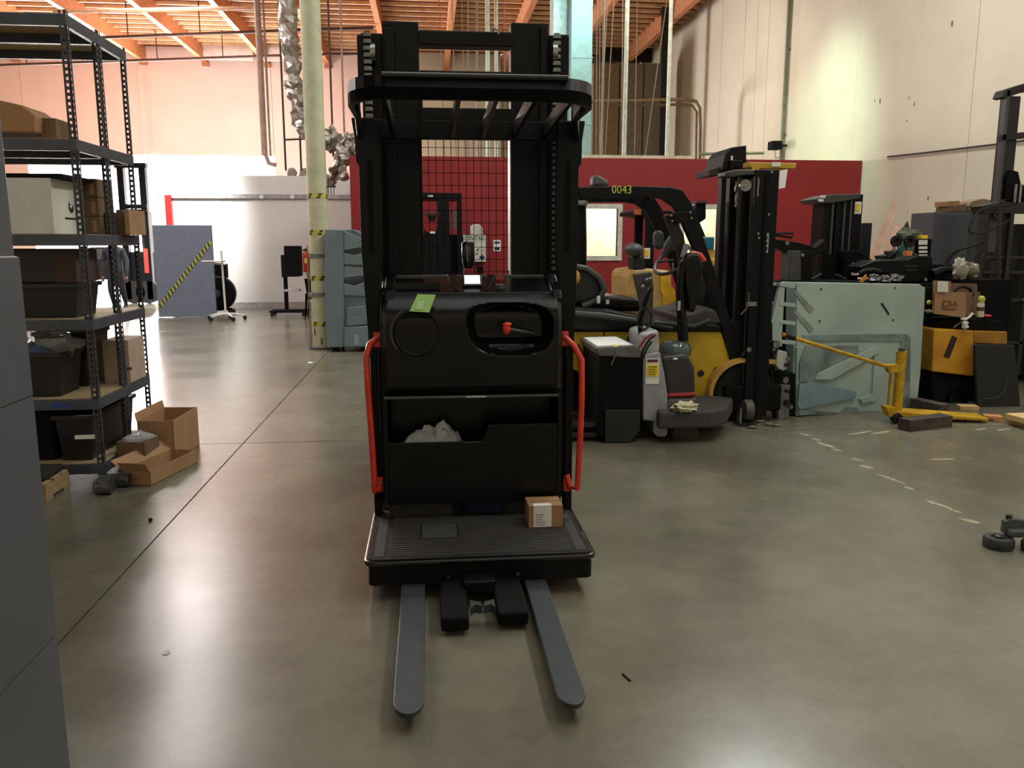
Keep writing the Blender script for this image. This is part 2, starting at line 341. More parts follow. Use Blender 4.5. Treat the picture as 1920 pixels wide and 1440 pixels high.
# platform
MB().xy(rrect(-.295, .73, 3.565, 4.30, .03), .072, .175).go('platform_skirt', blk, tr, bevel=.004)
MB().xy(rrect(-.312, .746, 3.545, 4.30, .045, 5), .168, .193).go('platform_rim', blkgloss, tr, bevel=.009, seg=3)
mt = MB().xy(rrect(-.292, .726, 3.566, 4.27, .035, 5), .190, .197).go('floor_mat', rub, tr)
rb = MB(); yy = 3.60
while yy < 4.2:
    for a, b in ((-.20, -.065), (.125, .64)) if 3.80 < yy < 4.02 else ((-.20, .64),): rb.box(a, b, yy, yy+.013, .196, .2005)
    yy += .027
rb.go('rib', mat('mat_rib', (52, 50, 48), .6, var=.15), mt, bevel=.0015, seg=1)
for x0 in (-.27, .66): B(x0, x0+.045, 3.60, 4.2, .196, .1985).go('edge_strip', mat('mat_rib', (52, 50, 48), .6), mt)
MB().xy(rrect(-.055, .115, 3.81, 4.01, .008, 2), .197, .2035).go('foot_pedal', mat('pedal_pad', (56, 60, 58), .7, var=.15, scale=30), tr, bevel=.002)
for px, py in ((841, 1081), (971, 1075)):
    q = P(px, py, Y=3.565); MB().cyl((q.x, 3.566, q.z), (q.x, 3.556, q.z), .009, seg=12).go('bolt', steel, tr)
for px in (890, 920):
    q = P(px, 1104, Y=3.565); MB().cyl((q.x, 3.566, q.z), (q.x, 3.55, q.z), .006, seg=8).go('bolt', steel, tr)
# console
YC = 4.16
def zx(px, py, Y=YC): q = P(px, py, Y=Y); return q.x, q.z
xl, xr = P(718, 700, Y=YC).x, P(1050, 700, Y=YC).x
z_top = P(880, 517, Y=4.42).z; z_dash = P(880, 548, Y=YC).z; z_sh = P(880, 742, Y=4.08).z; z_tray = P(880, 828, Y=4.10).z; z_bot = P(880, 938, Y=4.14).z
# main body behind everything
B(xl+.01, xr-.01, 4.30, 4.55, .20, z_top-.03).go('console_body', blkplast, tr, bevel=.02)
# upper console cover: rounded wedge section, recess cut at the right by building it from pieces
sec = [(4.50, z_top), (4.40, z_top+.004), (4.17, z_dash), (4.10, z_dash-.03), (4.07, z_dash-.12), (4.07, z_sh+.06), (4.085, z_sh+.015), (4.12, z_sh), (4.50, z_sh)]
MB().yz([(4.50, z_top-.015), (4.38, z_top-.012), (4.17, z_dash), (4.165, z_dash-.012), (4.5, z_dash-.03)], xl, xr).go('dash_top', blkplast, tr, bevel=.006)
B(xl+.01, xr-.01, 4.27, 4.5, z_sh, z_dash-.02).go('cover_core', blkplast, tr)
def sstep(a, b, v):
    t = min(1, max(0, (v-a)/(b-a))); return t*t*(3-2*t)
NXg, NZg = 110, 70; hv = []; hf = []
rcx, rcz = P(958, 618, Y=4.07).x, P(958, 618, Y=4.07).z
for i in range(NXg+1):
    for k in range(NZg+1):
        u = i/NXg; v = k/NZg; x = xl+(xr-xl)*u; z = z_sh+(z_dash-.004-z_sh)*v
        y = 4.17-.105*(1-max(0, (v-.72)/.28)**2.2)+.03*sstep(.10, 0, v)+.004
        y += .035*(sstep(.03, 0, u)+sstep(.97, 1, u))
        dx = (x-rcx-.10*(rcz-z))/(.205+.12*(z-rcz)); dz = (z-rcz)/.125
        r = (abs(dx)**3.2+abs(dz)**3.2)**(1/3.2)
        dep = .13*sstep(1.06, .82, r)
        dep *= .55+.45*sstep(-.75, -.35, dz)          # ledge along the bottom of the recess
        hv.append((x, y+dep, z))
for i in range(NXg):
    for k in range(NZg): a = i*(NZg+1)+k; hf.append((a, a+1, a+NZg+2, a+NZg+1))
MB().add(hv, hf).go('console_cover', blkplast, tr, smooth=True)
for xx_s in (xl, xr-.008): MB().yz([(4.11, z_sh+.004), (4.5, z_sh+.004), (4.5, z_dash-.01), (4.19, z_dash-.01), (4.12, z_dash-.1), (4.105, z_dash-.2)], xx_s, xx_s+.008).go('cover_side', blkplast, tr)
# raised ends and tray walls on the dash
for a, b in ((722, 742), (1026, 1046)):
    xa, xb = P(a, 530, Y=4.3).x, P(b, 530, Y=4.3).x
    MB().yz([(4.50, z_top+.012), (4.36, z_top+.008), (4.16, z_dash+.01), (4.13, z_dash-.04), (4.5, z_dash-.04)], xa, xb).go('dash_end', blkplast, tr, bevel=.012, seg=3)
B(xl+.06, P(825, 530, Y=4.3).x, 4.22, 4.235, z_dash, z_dash+.045).go('tray_lip', blkplast, tr, bevel=.005)
B(xl+.03, xr-.03, 4.44, 4.47, z_top-.03, z_top+.004).go('dash_edge', gryd, tr, bevel=.006)
for a, b in ((838, 856), (912, 930)):
    MB().ext([P(a, 520, Y=4.40)+Vector((0, 0, .004)), P(b, 520, Y=4.40)+Vector((0, 0, .004)), P(b+(4 if a < 880 else -14), 546, Y=4.19), P(a+(14 if a < 880 else -4), 546, Y=4.19)], (0, 0, .012)).go('dash_rib', blkplast, tr, bevel=.003)
# display
c0 = P(885, 532, Y=4.27); n_ = Vector((0, -.62, .78))
dsp = MB().obox(c0+Vector((0, 0, .012)), (.10, .075, .03), rx=math.radians(52)).go('display_housing', blkgloss, tr, bevel=.008)
MB().obox(c0+n_*.029, (.078, .052, .003), rx=math.radians(52)).go('display_screen', mat('screen_light', (225, 235, 240), .3, emit=1.6, var=0), dsp, bevel=.001)
# emergency stop
q = P(938, 536, Y=4.24)
es = MB().lathe([(.026, -.03), (.026, .004), (.018, .012), (.001, .012)], q, 'Z').go('stop_base', gryd, tr, smooth=True)
MB().lathe([(.012, .01), (.014, .026), (.019, .030), (.019, .042), (.012, .048), (.001, .049)], q, 'Z').go('stop_button', redp, es, smooth=True)
# control grip standing on the dash
q = P(878, 512, Y=4.44)
g = MB().lathe([(.022, -.03), (.020, .02), (.030, .05), (.034, .10), (.034, .155), (.026, .165), (.001, .166)], q, 'Z').go('control_grip', blkgloss, tr, smooth=True)
MB().cyl(q+Vector((-.006, -.035, .06)), q+Vector((-.006, -.035, .15)), .003).go('grip_trim', steel, g)
MB().obox(q+Vector((0, -.02, .0)), (.05, .04, .05)).go('grip_boot', redp, g, bevel=.01)
# steering disc
q = P(782, 624, Y=4.075)
MB().lathe([(.118, .0), (.118, -.010), (.110, -.012), (.100, -.004), (.001, -.002)], q, 'Y', 48).go('steering_disc', blkplast, tr, smooth=True)
MB().ext([q+Vector((r*math.cos(math.radians(a)), -.002, r*math.sin(math.radians(a)))) for r, rng in ((.136, range(110, 221, 10)), (.119, range(220, 109, -10))) for a in rng], (0, -.016, 0)).go('disc_rim_highlight', mat('rim_sheen', (46, 50, 54), .35), tr, bevel=.004)  # raised left rim, its highlight put into the lighter crescent
# lever with orange knob in the right recess
q = P(950, 616, Y=4.05)
kn = MB().sph(q, (.021, .018, .03), 14, 9).go('lever_knob', redh, tr, smooth=True)
MB().tube([q+Vector((.0, 0, 0)), q+Vector((.055, .03, -.014)), q+Vector((.15, .12, -.04))], [.010, .0085, .011], 10).go('lever_shaft', gryd, kn, smooth=True)
MB().sph(q+Vector((.002, -.004, .02)), (.024, .016, .012), 12, 6).go('knob_cap', redh, kn, smooth=True)
q = P(896, 645, Y=4.2)
MB().lathe([(.016, 0), (.016, -.01), (.001, -.012)], q, 'Y', 14).go('key_switch', steel, tr); MB().obox(q+Vector((0, -.022, -.02)), (.004, .006, .035)).go('key', steel, tr)
# chrome-edged lower lip, shelf recess, tray
B(xl+.005, xr-.02, 4.075, 4.09, z_sh-.012, z_sh+.002).go('console_trim', mat('trim_sheen', (88, 92, 96), .3, metal=.5), tr, bevel=.003)
text('▬▬▬▬', .018, (P(893, 742, Y=4.07).x, 4.072, z_sh-.005), paper, tr, name='maker_strip') if 0 else B(P(874, 742, Y=4.07).x, P(911, 742, Y=4.07).x, 4.071, 4.076, z_sh-.008, z_sh-.001).go('maker_strip', mat('strip_print', (190, 190, 188), .5), tr)
B(xl, xl+.02, 4.10, 4.32, z_bot, z_sh).go('side_cheek', blkplast, tr, bevel=.004)
B(xr-.02, xr, 4.10, 4.32, z_bot, z_sh).go('side_cheek', blkplast, tr, bevel=.004)
xt = P(905, 828, Y=4.1).x
tf = MB().xz([(xl+.02, z_bot), (xl+.02, z_tray), (xt, z_tray), (xt+.03, z_tray+.085), (xr-.02, z_tray+.085), (xr-.02, z_bot)], 4.10, 4.115)
tf.go('storage_front', blkplast, tr, bevel=.004)
B(xl+.02, xr-.02, 4.115, 4.30, z_tray-.10, z_tray-.085).go('storage_floor', blkplast, tr)
B(xt-.10, xt-.01, 4.098, 4.10, z_tray-.006, z_tray).go('storage_lip', gryd, tr)
B(xl+.02, xr-.02, 4.098, 4.104, P(880, 886, Y=4.1).z-.004, P(880, 886, Y=4.1).z).go('cover_seam', mat('seam', (6, 6, 7), .8), tr)
# bottom strip and sensor bar
zb0 = .195
B(xl+.01, xr-.01, 4.16, 4.2, zb0, z_bot).go('kick_plate', mat('kick_grey', (42, 42, 42), .5), tr, bevel=.003)
B(P(850, 945, Y=4.14).x, P(868, 945, Y=4.14).x, 4.135, 4.16, zb0, z_bot+.02).go('kick_bracket', blkgloss, tr, bevel=.004)
B(P(872, 945, Y=4.14).x, P(944, 945, Y=4.14).x, 4.11, 4.16, zb0+.02, z_bot+.004).go('sensor_bar', mat('blue_black', (16, 18, 40), .15, coat=.5), tr, bevel=.006)
# cab posts (overhead guard legs)
zg = 2.2
for a0, a1, b0, b1 in ((672, 712, 703, 716), (1044, 1084, 1056, 1070)):
    xa, xb = P(a0, 260, Y=4.22).x, P(a1, 260, Y=4.22).x; xc, xd = P(b0, 950, Y=4.22).x, P(b1, 950, Y=4.22).x
    left = a0 < 900; o_ = xa if left else xb
    sgn = -1 if left else 1
    oz = P(a0 if left else a1, 315, Y=4.22)
    fl_ = P(650 if left else 1121, 180, Y=4.22).x
    pin = xd if left else xc; pout = xc if left else xd; tin = xb if left else xa; tout = xa if left else xb
    pts = [(pout, .195), (pout-.0, 1.0), (tout, 1.55), (tout, P(880, 312, Y=4.22).z), (tout+sgn*.014, P(880, 306, Y=4.22).z), (tout+sgn*.016, P(880, 262, Y=4.22).z), (tout+sgn*.03, P(880, 225, Y=4.22).z), (tin, P(880, 225, Y=4.22).z), (tin, 1.55), (pin, 1.0), (pin, .195)]
    MB().xz(pts, 4.19, 4.27).go('cab_post', blk, tr, bevel=.006)
    xm = (xa+xb)/2
    B(xm-.012, xm+.012, 4.186, 4.19, 1.55, 2.0).go('post_slot', blkmat, tr)
# overhead guard
gx0, gx1 = P(650, 175, Z=zg).x, P(1121, 175, Z=zg).x
gp = [(gx0, 3.95), (gx0, 3.62)]+[(gx0+.17-.17*math.cos(math.radians(a)), 3.62-.22*math.sin(math.radians(a))) for a in range(10, 91, 16)]
gp2 = gp+[(gx0+gx1-x, y) for x, y in reversed(gp)]
hd = MB(); inn = [((x-(gx0+gx1)/2)*.955+(gx0+gx1)/2, y+.03) for x, y in gp2]
for i in range(len(gp2)-1):
    a, b = gp2[i], gp2[i+1]; c, d = inn[i+1], inn[i]
    hd.add([(*a, zg-.045), (*b, zg-.045), (*c, zg-.045), (*d, zg-.045), (*a, zg+.045), (*b, zg+.045), (*c, zg+.045), (*d, zg+.045)], [(0, 1, 5, 4), (1, 2, 6, 5), (2, 3, 7, 6), (3, 0, 4, 7), (0, 3, 2, 1), (4, 5, 6, 7)])
hd.go('guard_hoop', blk, tr, smooth=True)
for sg, xx in ((1, gx0), (-1, gx1)):
    x2 = P(676 if sg > 0 else 1086, 240, Y=4.22).x-sg*.02
    fs = MB().add([(xx, 3.93, zg+.045), (x2, 4.3, zg+.02), (x2, 4.3, zg-.13), (xx, 3.93, zg-.045), (xx+sg*.02, 3.93, zg+.045), (x2+sg*.02, 4.3, zg+.02), (x2+sg*.02, 4.3, zg-.13), (xx+sg*.02, 3.93, zg-.045)], [(0, 1, 2, 3), (4, 7, 6, 5), (0, 4, 5, 1), (1, 5, 6, 2), (2, 6, 7, 3), (3, 7, 4, 0)])
    fs.go('guard_flank', blk, tr, bevel=.003)
MB().tube([(P(712, 158, Z=zg+.05).x+.02, 3.405, zg+.045), (P(1062, 158, Z=zg+.05).x-.02, 3.405, zg+.045)], .012, 10).go('guard_bar', blkgloss, tr, smooth=True)
zc_ = 2.16
B(P(682, 240, Y=4.3).x, P(1078, 240, Y=4.3).x, 4.28, 4.33, zc_-.05, zc_+.04).go('guard_rear_bar', blk, tr, bevel=.004)
for px in (733, 787, 845, 902, 960, 1016):
    xb = P(px, 222, Y=4.28).x; MB().ext([(xb, 4.28, zc_+.02), (xb+.018, 4.28, zc_+.02), (xb+.018, 4.28, zc_-.045), (xb, 4.28, zc_-.045)], (0, -.86, .045)).go('guard_slat', blk, tr)
    MB().cyl((xb+.01, 4.28, zc_-.03), (xb+.01, 4.268, zc_-.03), .008, seg=8).go('bolt', steel, tr)
for px in (1070, 1092):
    q = P(px, 163, Y=4.29); q = P(px, 163, Y=3.95); MB().cyl((q.x-.03, 3.62, zg+.02), (q.x-.03, 3.61, zg+.02), .007, seg=8).go('bolt', steel, tr)
# mast
YM = 4.5
def mrail(a, b, pt, name='mast_rail', Y=YM, dy=.12, zb=.15, m=blk):
    xa, xb = P(a, 300, Y=Y).x, P(b, 300, Y=Y).x; zt = P((a+b)/2, pt, Y=Y).z
    ya = B(xa, xb, Y, Y+dy, zb, zt).go(name, m, tr, bevel=.005); return ya
mrail(722, 789, 40); mrail(958, 1027, 43)
mrail(683, 722, 62, 'mast_channel', YM+.05); mrail(1027, 1063, 66, 'mast_channel', YM+.05)
mrail(727, 744, 52, 'inner_channel', YM-.03, .03); mrail(1012, 1024, 48, 'inner_channel', YM-.03, .03)
for xx in (P(789, 300, Y=YM).x, P(958, 300, Y=YM).x-.006): B(xx, xx+.006, YM-.004, YM+.1, 1.45, P(880, 225, Y=YM).z).go('polished_edge', steel if xx > .1 else blk, tr)
for p0, p1, dy in ((58, 86, .10), (133, 152, .12)):
    o = B(P(785, 60, Y=YM).x, P(962, 60, Y=YM).x, YM-.02, YM-.02+dy, P(880, p1, Y=YM-.02).z, P(880, p0, Y=YM-.02).z).go('mast_crossbar', blk, tr, bevel=.006)
q = P(930, 60, Y=YM-.03); MB().tube([q+Vector((-.02, 0, 0)), q+Vector((-.005, -.01, .012)), q+Vector((.012, 0, .006)), q+Vector((.012, 0, -.012))], .006, 8).go('hose_fitting', steel, tr, smooth=True)
zr = P(880, 228, Y=4.36).z
for sg, a in ((1, 789), (-1, 958)):
    xx = P(a, 240, Y=YM-.03).x
    MB().xz([(xx, P(880, 225, Y=YM).z), (xx+sg*.10, P(880, 225, Y=YM).z), (xx+sg*.075, P(880, 234, Y=YM).z), (xx+sg*.05, P(880, 250, Y=YM).z), (xx+sg*.03, P(880, 256, Y=YM).z), (xx, P(880, 256, Y=YM).z)], YM-.04, YM-.02).go('gusset', blk, tr, bevel=.003)
B(P(785, 220, Y=YM).x, P(962, 220, Y=YM).x, YM-.04, YM-.01, P(880, 228, Y=YM).z, P(880, 205, Y=YM).z).go('mast_tie', blk, tr, bevel=.004)
# wire mesh screen
ms = MB(); x0_, x1_ = P(789, 300, Y=YM+.1).x, P(958, 300, Y=YM+.1).x; zt_ = P(880, 225, Y=YM+.1).z; zb_2 = z_top-.05
n = 12
for i in range(n+1): xx = x0_+(x1_-x0_)*i/n; ms.box(xx-.0017, xx+.0017, YM+.1, YM+.1035, zb_2, zt_)
zz = zb_2
while zz < zt_: ms.box(x0_, x1_, YM+.104, YM+.107, zz-.0015, zz+.0015); zz += .066
ms.go('wire_mesh', blkmat, tr)
# chains with single links
lk = mat('chain_steel', (120, 124, 122), .35, metal=.9, var=.15)
def chain(px, ytop, Y, wd, phase=0):
    q0 = P(px, ytop, Y=Y); q1 = P(px, 300, Y=Y); x = q1.x; z = q0.z; ch = B(x-wd*.3, x+wd*.3, Y, Y+.02, 1.45, z).go('lift_chain', blkmat, tr)
    base = None; z -= .02; k = 0
    while z > 1.46:
        if base is None:
            base = MB().box(x-wd/2, x+wd/2, Y-.012, Y+.004, z-.008, z+.008).box(x-wd*.42, x+wd*.42, Y-.015, Y-.010, z-.004, z+.012).go('chain_link', lk, ch)
            z00 = z
        else:
            o = base.copy(); COL.objects.link(o); o.parent = ch; o.location = (0, 0, z-z00)
        z -= .033
    return ch
chain(695, 58, YM-.02, .040); chain(1042, 62, YM-.02, .040)
for px, sg in ((680, -1), (1058, 1)):
    q = P(px, 100, Y=YM); B(q.x-.03, q.x+.03, YM+.02, YM+.1, P(px, 145, Y=YM).z, P(px, 62, Y=YM).z).go('sheave_bracket', blk, tr, bevel=.01)
    MB().cyl(q+Vector((-sg*.065, 0, 0)), q+Vector((-sg*.04, 0, 0)), .05, seg=20).go('chain_sheave', steel, tr, smooth=True)
# blue side lamp on the right post
bl = MB().pb(1076, 318, 1083, 358, 4.30, .03).go('warning_lamp', mat('blue_lamp', (40, 90, 255), .2, emit=2.5, var=0), tr, bevel=.004)
# drive unit behind the mast
du = B(-.26, .70, 4.72, 6.1, .10, .95).go('drive_unit', blk, tr, bevel=.04, seg=3)
B(-.2, .64, 4.75, 5.4, .95, 1.02).go('battery_lid', blk, du, bevel=.02)
for x0 in (-.30, .66): B(x0, x0+.08, 3.9, 6.0, .03, .13).go('base_frame', blk, tr, bevel=.01)
MB().lathe([(.12, -.04), (.12, .04)], (.22, 5.8, .12), 'X', 24).go('drive_wheel', rub, tr)
for x0 in (-.27, .68): MB().lathe([(.06, -.04), (.06, .04)], (x0+.02, 4.6, .06), 'X', 20).go('load_wheel', rub, tr)
B(-.25, .69, 4.3, 4.75, .09, .2).go('carriage_base', blk, tr)
# red grab handles
for sd, pts in ((-1, [(707, 634), (694, 645), (688, 668), (691, 720), (697, 800), (702, 880), (704, 916), (712, 916)]), (1, [(1059, 632), (1075, 648), (1087, 672), (1087, 740), (1084, 820), (1081, 880), (1079, 912), (1068, 912), (1062, 890)])):
    yd = [0, -.03, -.05, -.055, -.055, -.055, -.05, -.02, 0]
    w3 = [P(a, b, Y=4.17)+Vector((0, yd[i], 0)) for i, (a, b) in enumerate(pts)]
    h = MB().tube(w3, .016, 12).go('grab_handle', redh, tr, smooth=True)
    for a, b in (pts[0], (pts[-1][0], 905)):
        q = P(a, b, Y=4.18); B(q.x-.018, q.x+.018, 4.165, 4.19, q.z-.045, q.z+.03).go('handle_plate', redh, h, bevel=.004)
        MB().cyl((q.x, 4.166, q.z+.008), (q.x, 4.158, q.z+.008), .008, seg=10).go('handle_bolt', steel, h)
# things on the truck
q0 = P(991, 990, Z=.201); q1 = P(1055, 988, Z=.201); hz = P(991, 949, Y=q0.y).z
bxp = T('small_carton', 'small brown carton with white address label on the black truck platform', 'box', ((q0.x+q1.x)/2, q0.y+.09, .201))
B(q0.x, q1.x, q0.y, q0.y+.15, .201, hz).go('carton_body', card, bxp, bevel=.002)
B(q0.x+.025, q0.x+.115, q0.y-.0012, q0.y, .205, hz-.002).go('address_label', paper, bxp)
B(q0.x+.025, q0.x+.115, q0.y-.0012, q0.y+.035, hz, hz+.0012).go('label_fold', paper, bxp)
lb = MB()
for i in range(5): lb.box(q0.x+.035, q0.x+.035+random.uniform(.03, .07), q0.y-.002, q0.y-.001, .215+i*.013, .219+i*.013)
lb.go('label_print', mat('pale_ink', (130, 134, 150), .8), bxp)
B(q0.x, q1.x, q0.y+.072, q0.y+.078, hz, hz+.001).go('lid_seam', cardd, bxp)
# plastic bag in the tray
bg_ = MB(); n0 = 22; vs = []; fs = []
cx_ = P(806, 810, Y=4.2)
for i in range(n0):
    for j in range(14):
        u = i/(n0-1)*2-1; v = j/13*2-1
        x = cx_.x+u*.155+v*.02; y = 4.19+v*.07; h = max(0, 1-u*u*.9)*max(.1, 1-v*v)*.11+noise.noise(Vector((u*4, v*3, 2)))*.05+noise.noise(Vector((u*11, v*8, 5)))*.025
        vs.append((x, y, z_tray-.055+h+(.03 if u > .3 else 0)*max(0, 1-v*v)))
for i in range(n0-1):
    for j in range(13): a = i*14+j; fs.append((a, a+1, a+15, a+14))
bg_.add(vs, fs); o = bg_.go('plastic_bag', glass, None); o.modifiers.new('s', 'SOLIDIFY').thickness = .002
tag(o, 'crumpled clear plastic bag lying in the storage tray of the black truck', 'bag')
# green note
nv = [P(783, 553, Y=4.085), P(817, 554, Y=4.085), P(805, 587, Y=4.04), P(768, 585, Y=4.04)]
gnm = mat('note_green', (170, 222, 130), .8, var=.03)
o = MB(); o.ext([q+Vector((0, -.004, .004)) for q in nv], (0, -.0015, 0)); nt_ = o.go('paper_note', gnm, None)
tag(nt_, 'lime green paper note taped across the edge of the black console', 'note')
o = MB().ext([P(785, 565, Y=4.057), P(798, 565, Y=4.057), P(793, 580, Y=4.038), P(778, 579, Y=4.038)], (0, -.002, 0)).go('note_patch', mat('note_pale', (205, 235, 190), .8), nt_)
# ================= YELLOW COUNTERBALANCE FORKLIFT 0043 =================
YF = 7.15
def plane(b, Y): return lambda x, y: P(x, y, Y=Y)
fk = T('counterbalance_forklift', 'yellow forklift marked 0043 with black overhead guard and tall black mast', 'forklift', (2.0, 7.8, 0))
# yellow flank panels (near side) as separate covers
for k, pix in enumerate([[(960, 622), (1132, 622), (1132, 700), (1100, 705), (1070, 690), (960, 690)],
                         [(1134, 622), (1352, 622), (1372, 680), (1340, 690), (1326, 716), (1322, 745), (1134, 745)]]):
    PP(pix, YF, .03).go('side_panel', yel, fk, bevel=.006)
PP([(960, 640), (1352, 640), (1400, 730), (1310, 772), (960, 772)], YF+.04, 1.05).go('chassis', blkmat, fk, bevel=.01)
B(.55, 1.2, YF+.02, YF+1.15, .25, 1.0).go('counterweight', yel, fk, bevel=.06, seg=3)
for x0 in (1092, 1104, 1082): PP([(x0, 645), (x0+4, 645), (x0+13, 668), (x0+9, 668)], YF-.004, .006).go('vent_slot', ink, fk)
PP([(1150, 632), (1154, 632), (1154, 638), (1176, 638), (1176, 631), (1181, 631), (1181, 645), (1150, 645)], YF-.004, .006).go('step_print', ink, fk)
q = P(1314, 700, Y=YF); MB().lathe([(.03, 0), (.03, -.006), (.001, -.006)], q, 'Y', 16).go('cover_cap', ink, fk)
# black hood and fender
PP([(960, 572), (1000, 574), (1080, 577), (1150, 583), (1220, 598), (1352, 608), (1357, 623), (960, 623)], YF-.03, 1.1).go('hood', blkplast, fk, bevel=.03, seg=3)
PP([(1050, 558), (1140, 555), (1200, 560), (1212, 585), (1050, 580)], YF+.35, .6).go('engine_cover', blkplast, fk, bevel=.04, seg=3)
MB().tube([P(x, y, Y=YF-.04) for x, y in ((960, 583), (1060, 587), (1130, 592), (1200, 604), (1260, 615))], .028, 8).go('hood_bead', mat('soft_grey', (52, 55, 56), .5), fk, smooth=True)
q = P(1140, 566, Y=YF+.33); B(q.x-.02, q.x+.01, q.y-.005, q.y+.01, q.z-.02, q.z+.02).go('hood_label', paper, fk)
# wheel arch and tyre
wc = P(1388, 736, Y=YF); wr_ = .27
m = MB(); ar = arc(wc.x, wc.z, .325, 195, 78, 12)+[(wc.x+.28, wc.z+.305), (wc.x+.28, wc.z+.27)]+arc(wc.x, wc.z, .29, 80, 195, 12)
m.xz(ar, YF-.10, YF+.2).go('wheel_arch', tan, fk)
wc = P(1396, 735, Y=YF-.05)
wh = MB().lathe([(.15, .22), (wr_-.02, .22), (wr_, .19), (wr_, .02), (wr_-.02, 0), (.17, 0), (.15, .01)], (wc.x, YF-.05, wr_), 'Y', 36).go('front_wheel', rub, fk, smooth=True)
MB().lathe([(.155, .02), (.15, .05), (.10, .06), (.085, .02), (.03, .015), (.001, .015)], (wc.x, YF-.05, wr_), 'Y', 24).go('rim', dsteel, wh, smooth=True)
for a in range(8): an = a*math.pi/4; MB().lathe([(.012, .03), (.012, .0), (.001, 0)], (wc.x+.075*math.cos(an), YF-.045, wr_+.075*math.sin(an)), 'Y', 8).go('lug_nut', steel, wh)
MB().lathe([(.24, 0), (.24, .16)], (1.05, YF+.05, .24), 'Y', 24).go('rear_wheel', rub, fk)
MB().lathe([(wr_, 0), (wr_, .2)], (wc.x, YF+.95, wr_), 'Y', 24).go('front_wheel', rub, fk)
# overhead guard: near side and far side frames, roof bars
gp_ = [(1040, 352), (1196, 349), (1256, 351), (1278, 356), (1296, 382), (1330, 480), (1362, 575), (1393, 690), (1372, 690), (1345, 590), (1310, 490), (1274, 408), (1262, 388), (1240, 373), (1215, 369), (1040, 371)]
for dy, nm in ((-.02, 'guard_side'), (.92, 'guard_side')):
    o = MB().ext([P(x, y, Y=YF)+Vector((0, dy, 0)) for x, y in gp_], (0, .07, 0)).go(nm, blk, fk, bevel=.008)
gs = P(1236, 352, Y=YF); gz = P(1150, 352, Y=YF).z
for x in [1.0+.16*k for k in range(8)]: B(x, x+.03, YF, YF+.95, gz-.03, gz-.005).go('roof_bar', blk, fk)
B(P(1075, 360, Y=YF).x-.12, P(1075, 360, Y=YF).x+.05, YF-.02, YF+.97, gz-.09, gz).go('guard_beam', blk, fk)
text('0043', .098, P(1166, 356, Y=YF-.024), mat('decal_yellow', (206, 206, 90), .6, var=.02), fk, name='fleet_number', sx=.92)
# second strut with bolts below the corner
PP([(1246, 405), (1262, 400), (1282, 440), (1290, 480), (1300, 530), (1288, 540), (1276, 490), (1258, 440)], YF+.04, .05).go('tilt_strut', mat('dark_maroon', (34, 18, 20), .4), fk, bevel=.006)
PP([(1255, 400), (1292, 396), (1300, 412), (1270, 420)], YF-.03, .03).go('joint_plate', blk, fk, bevel=.004)
for px, py in ((1258, 404), (1260, 414), (1294, 398), (1296, 409)): q = P(px, py, Y=YF-.03); MB().cyl(q, q+Vector((0, -.012, 0)), .011, seg=8).go('bolt', steel, fk)
PP([(1305, 385), (1324, 377), (1324, 410), (1312, 418), (1300, 410)], YF+.5, .12).go('work_lamp', blk, fk, bevel=.01)
B(P(1305, 378, Y=YF+.5).x, P(1325, 378, Y=YF+.5).x, YF+.48, YF+.64, P(1310, 381, Y=YF+.5).z, P(1310, 377, Y=YF+.5).z).go('lamp_bracket', gryd, fk)
q = P(1284, 470, Y=YF-.03); MB().obox(q, (.05, .006, .12), ry=.25).go('warning_plate', mat('label_grey', (120, 124, 130), .6), fk)
# rear pillar with cap (air intake), seat, steering column
pil = MB().lathe([(.085, 0), (.085, .5), (.075, .8), (.07, .95)], P(1082, 560, Y=YF+.55), 'Z', 18).go('intake_pipe', blk, fk, smooth=True)
q = P(1085, 380, Y=YF+.55); MB().lathe([(.001, .015), (.06, .02), (.085, .01), (.085, -.02), (.07, -.03)], q, 'Z', 20).go('intake_cap', mat('cap_grey', (150, 150, 146), .5), fk, smooth=True)
B(P(1080, 400, Y=YF+.45).x-.015, P(1080, 400, Y=YF+.45).x, YF+.4, YF+.42, P(1080, 460, Y=YF+.45).z, P(1080, 398, Y=YF+.45).z).go('pipe_sticker', paper, fk)
sm = mat('seat_vinyl', (30, 32, 34), .45, var=.1)
se = T('operator_seat', '', '', (0, 0, 0)) if 0 else None
seat = MB().ext([P(x, y, Y=YF+.3) for x, y in ((1050, 505), (1080, 497), (1098, 500), (1118, 512), (1131, 530), (1131, 550), (1118, 566), (1095, 572), (1050, 572))], (0, .5, 0)).go('operator_seat', sm, fk, bevel=.05, seg=4)
MB().tube([P(x, y, Y=YF+.28) for x, y in ((1078, 500), (1100, 504), (1122, 520), (1133, 542), (1124, 560), (1104, 570), (1092, 574))], .03, 10).go('seat_piping', mat('seat_grey', (66, 70, 72), .5), seat, smooth=True)
q = P(1078, 520, Y=YF+.25); MB().sph(q, (.05, .06, .07), 12, 8).go('gas_bottle', tan, fk, smooth=True)
q = P(1122, 562, Y=YF+.2); MB().obox(q, (.03, .02, .07)).go('lever_tip', paper, fk, bevel=.006)
st = P(1262, 488, Y=YF+.45)
rg = [Vector((math.cos(a*.2618)*.19, math.sin(a*.2618)*.19, 0)) for a in range(24)]
Rr = Matrix.Rotation(math.radians(-38), 3, 'Y')@Matrix.Rotation(math.radians(18), 3, 'X')
sw = MB().tube([st+Rr@v for v in rg], .017, 8, True).go('steering_wheel', mat('wheel_grey', (70, 72, 72), .45), fk, smooth=True)
for a in (0, 2.1, 4.2): MB().tube([st, st+Rr@Vector((math.cos(a)*.19, math.sin(a)*.19, 0))], .012, 6).go('spoke', blk, sw)
MB().tube([st, P(1290, 580, Y=YF+.45)], .045, 8).go('steering_column', blkplast, fk)
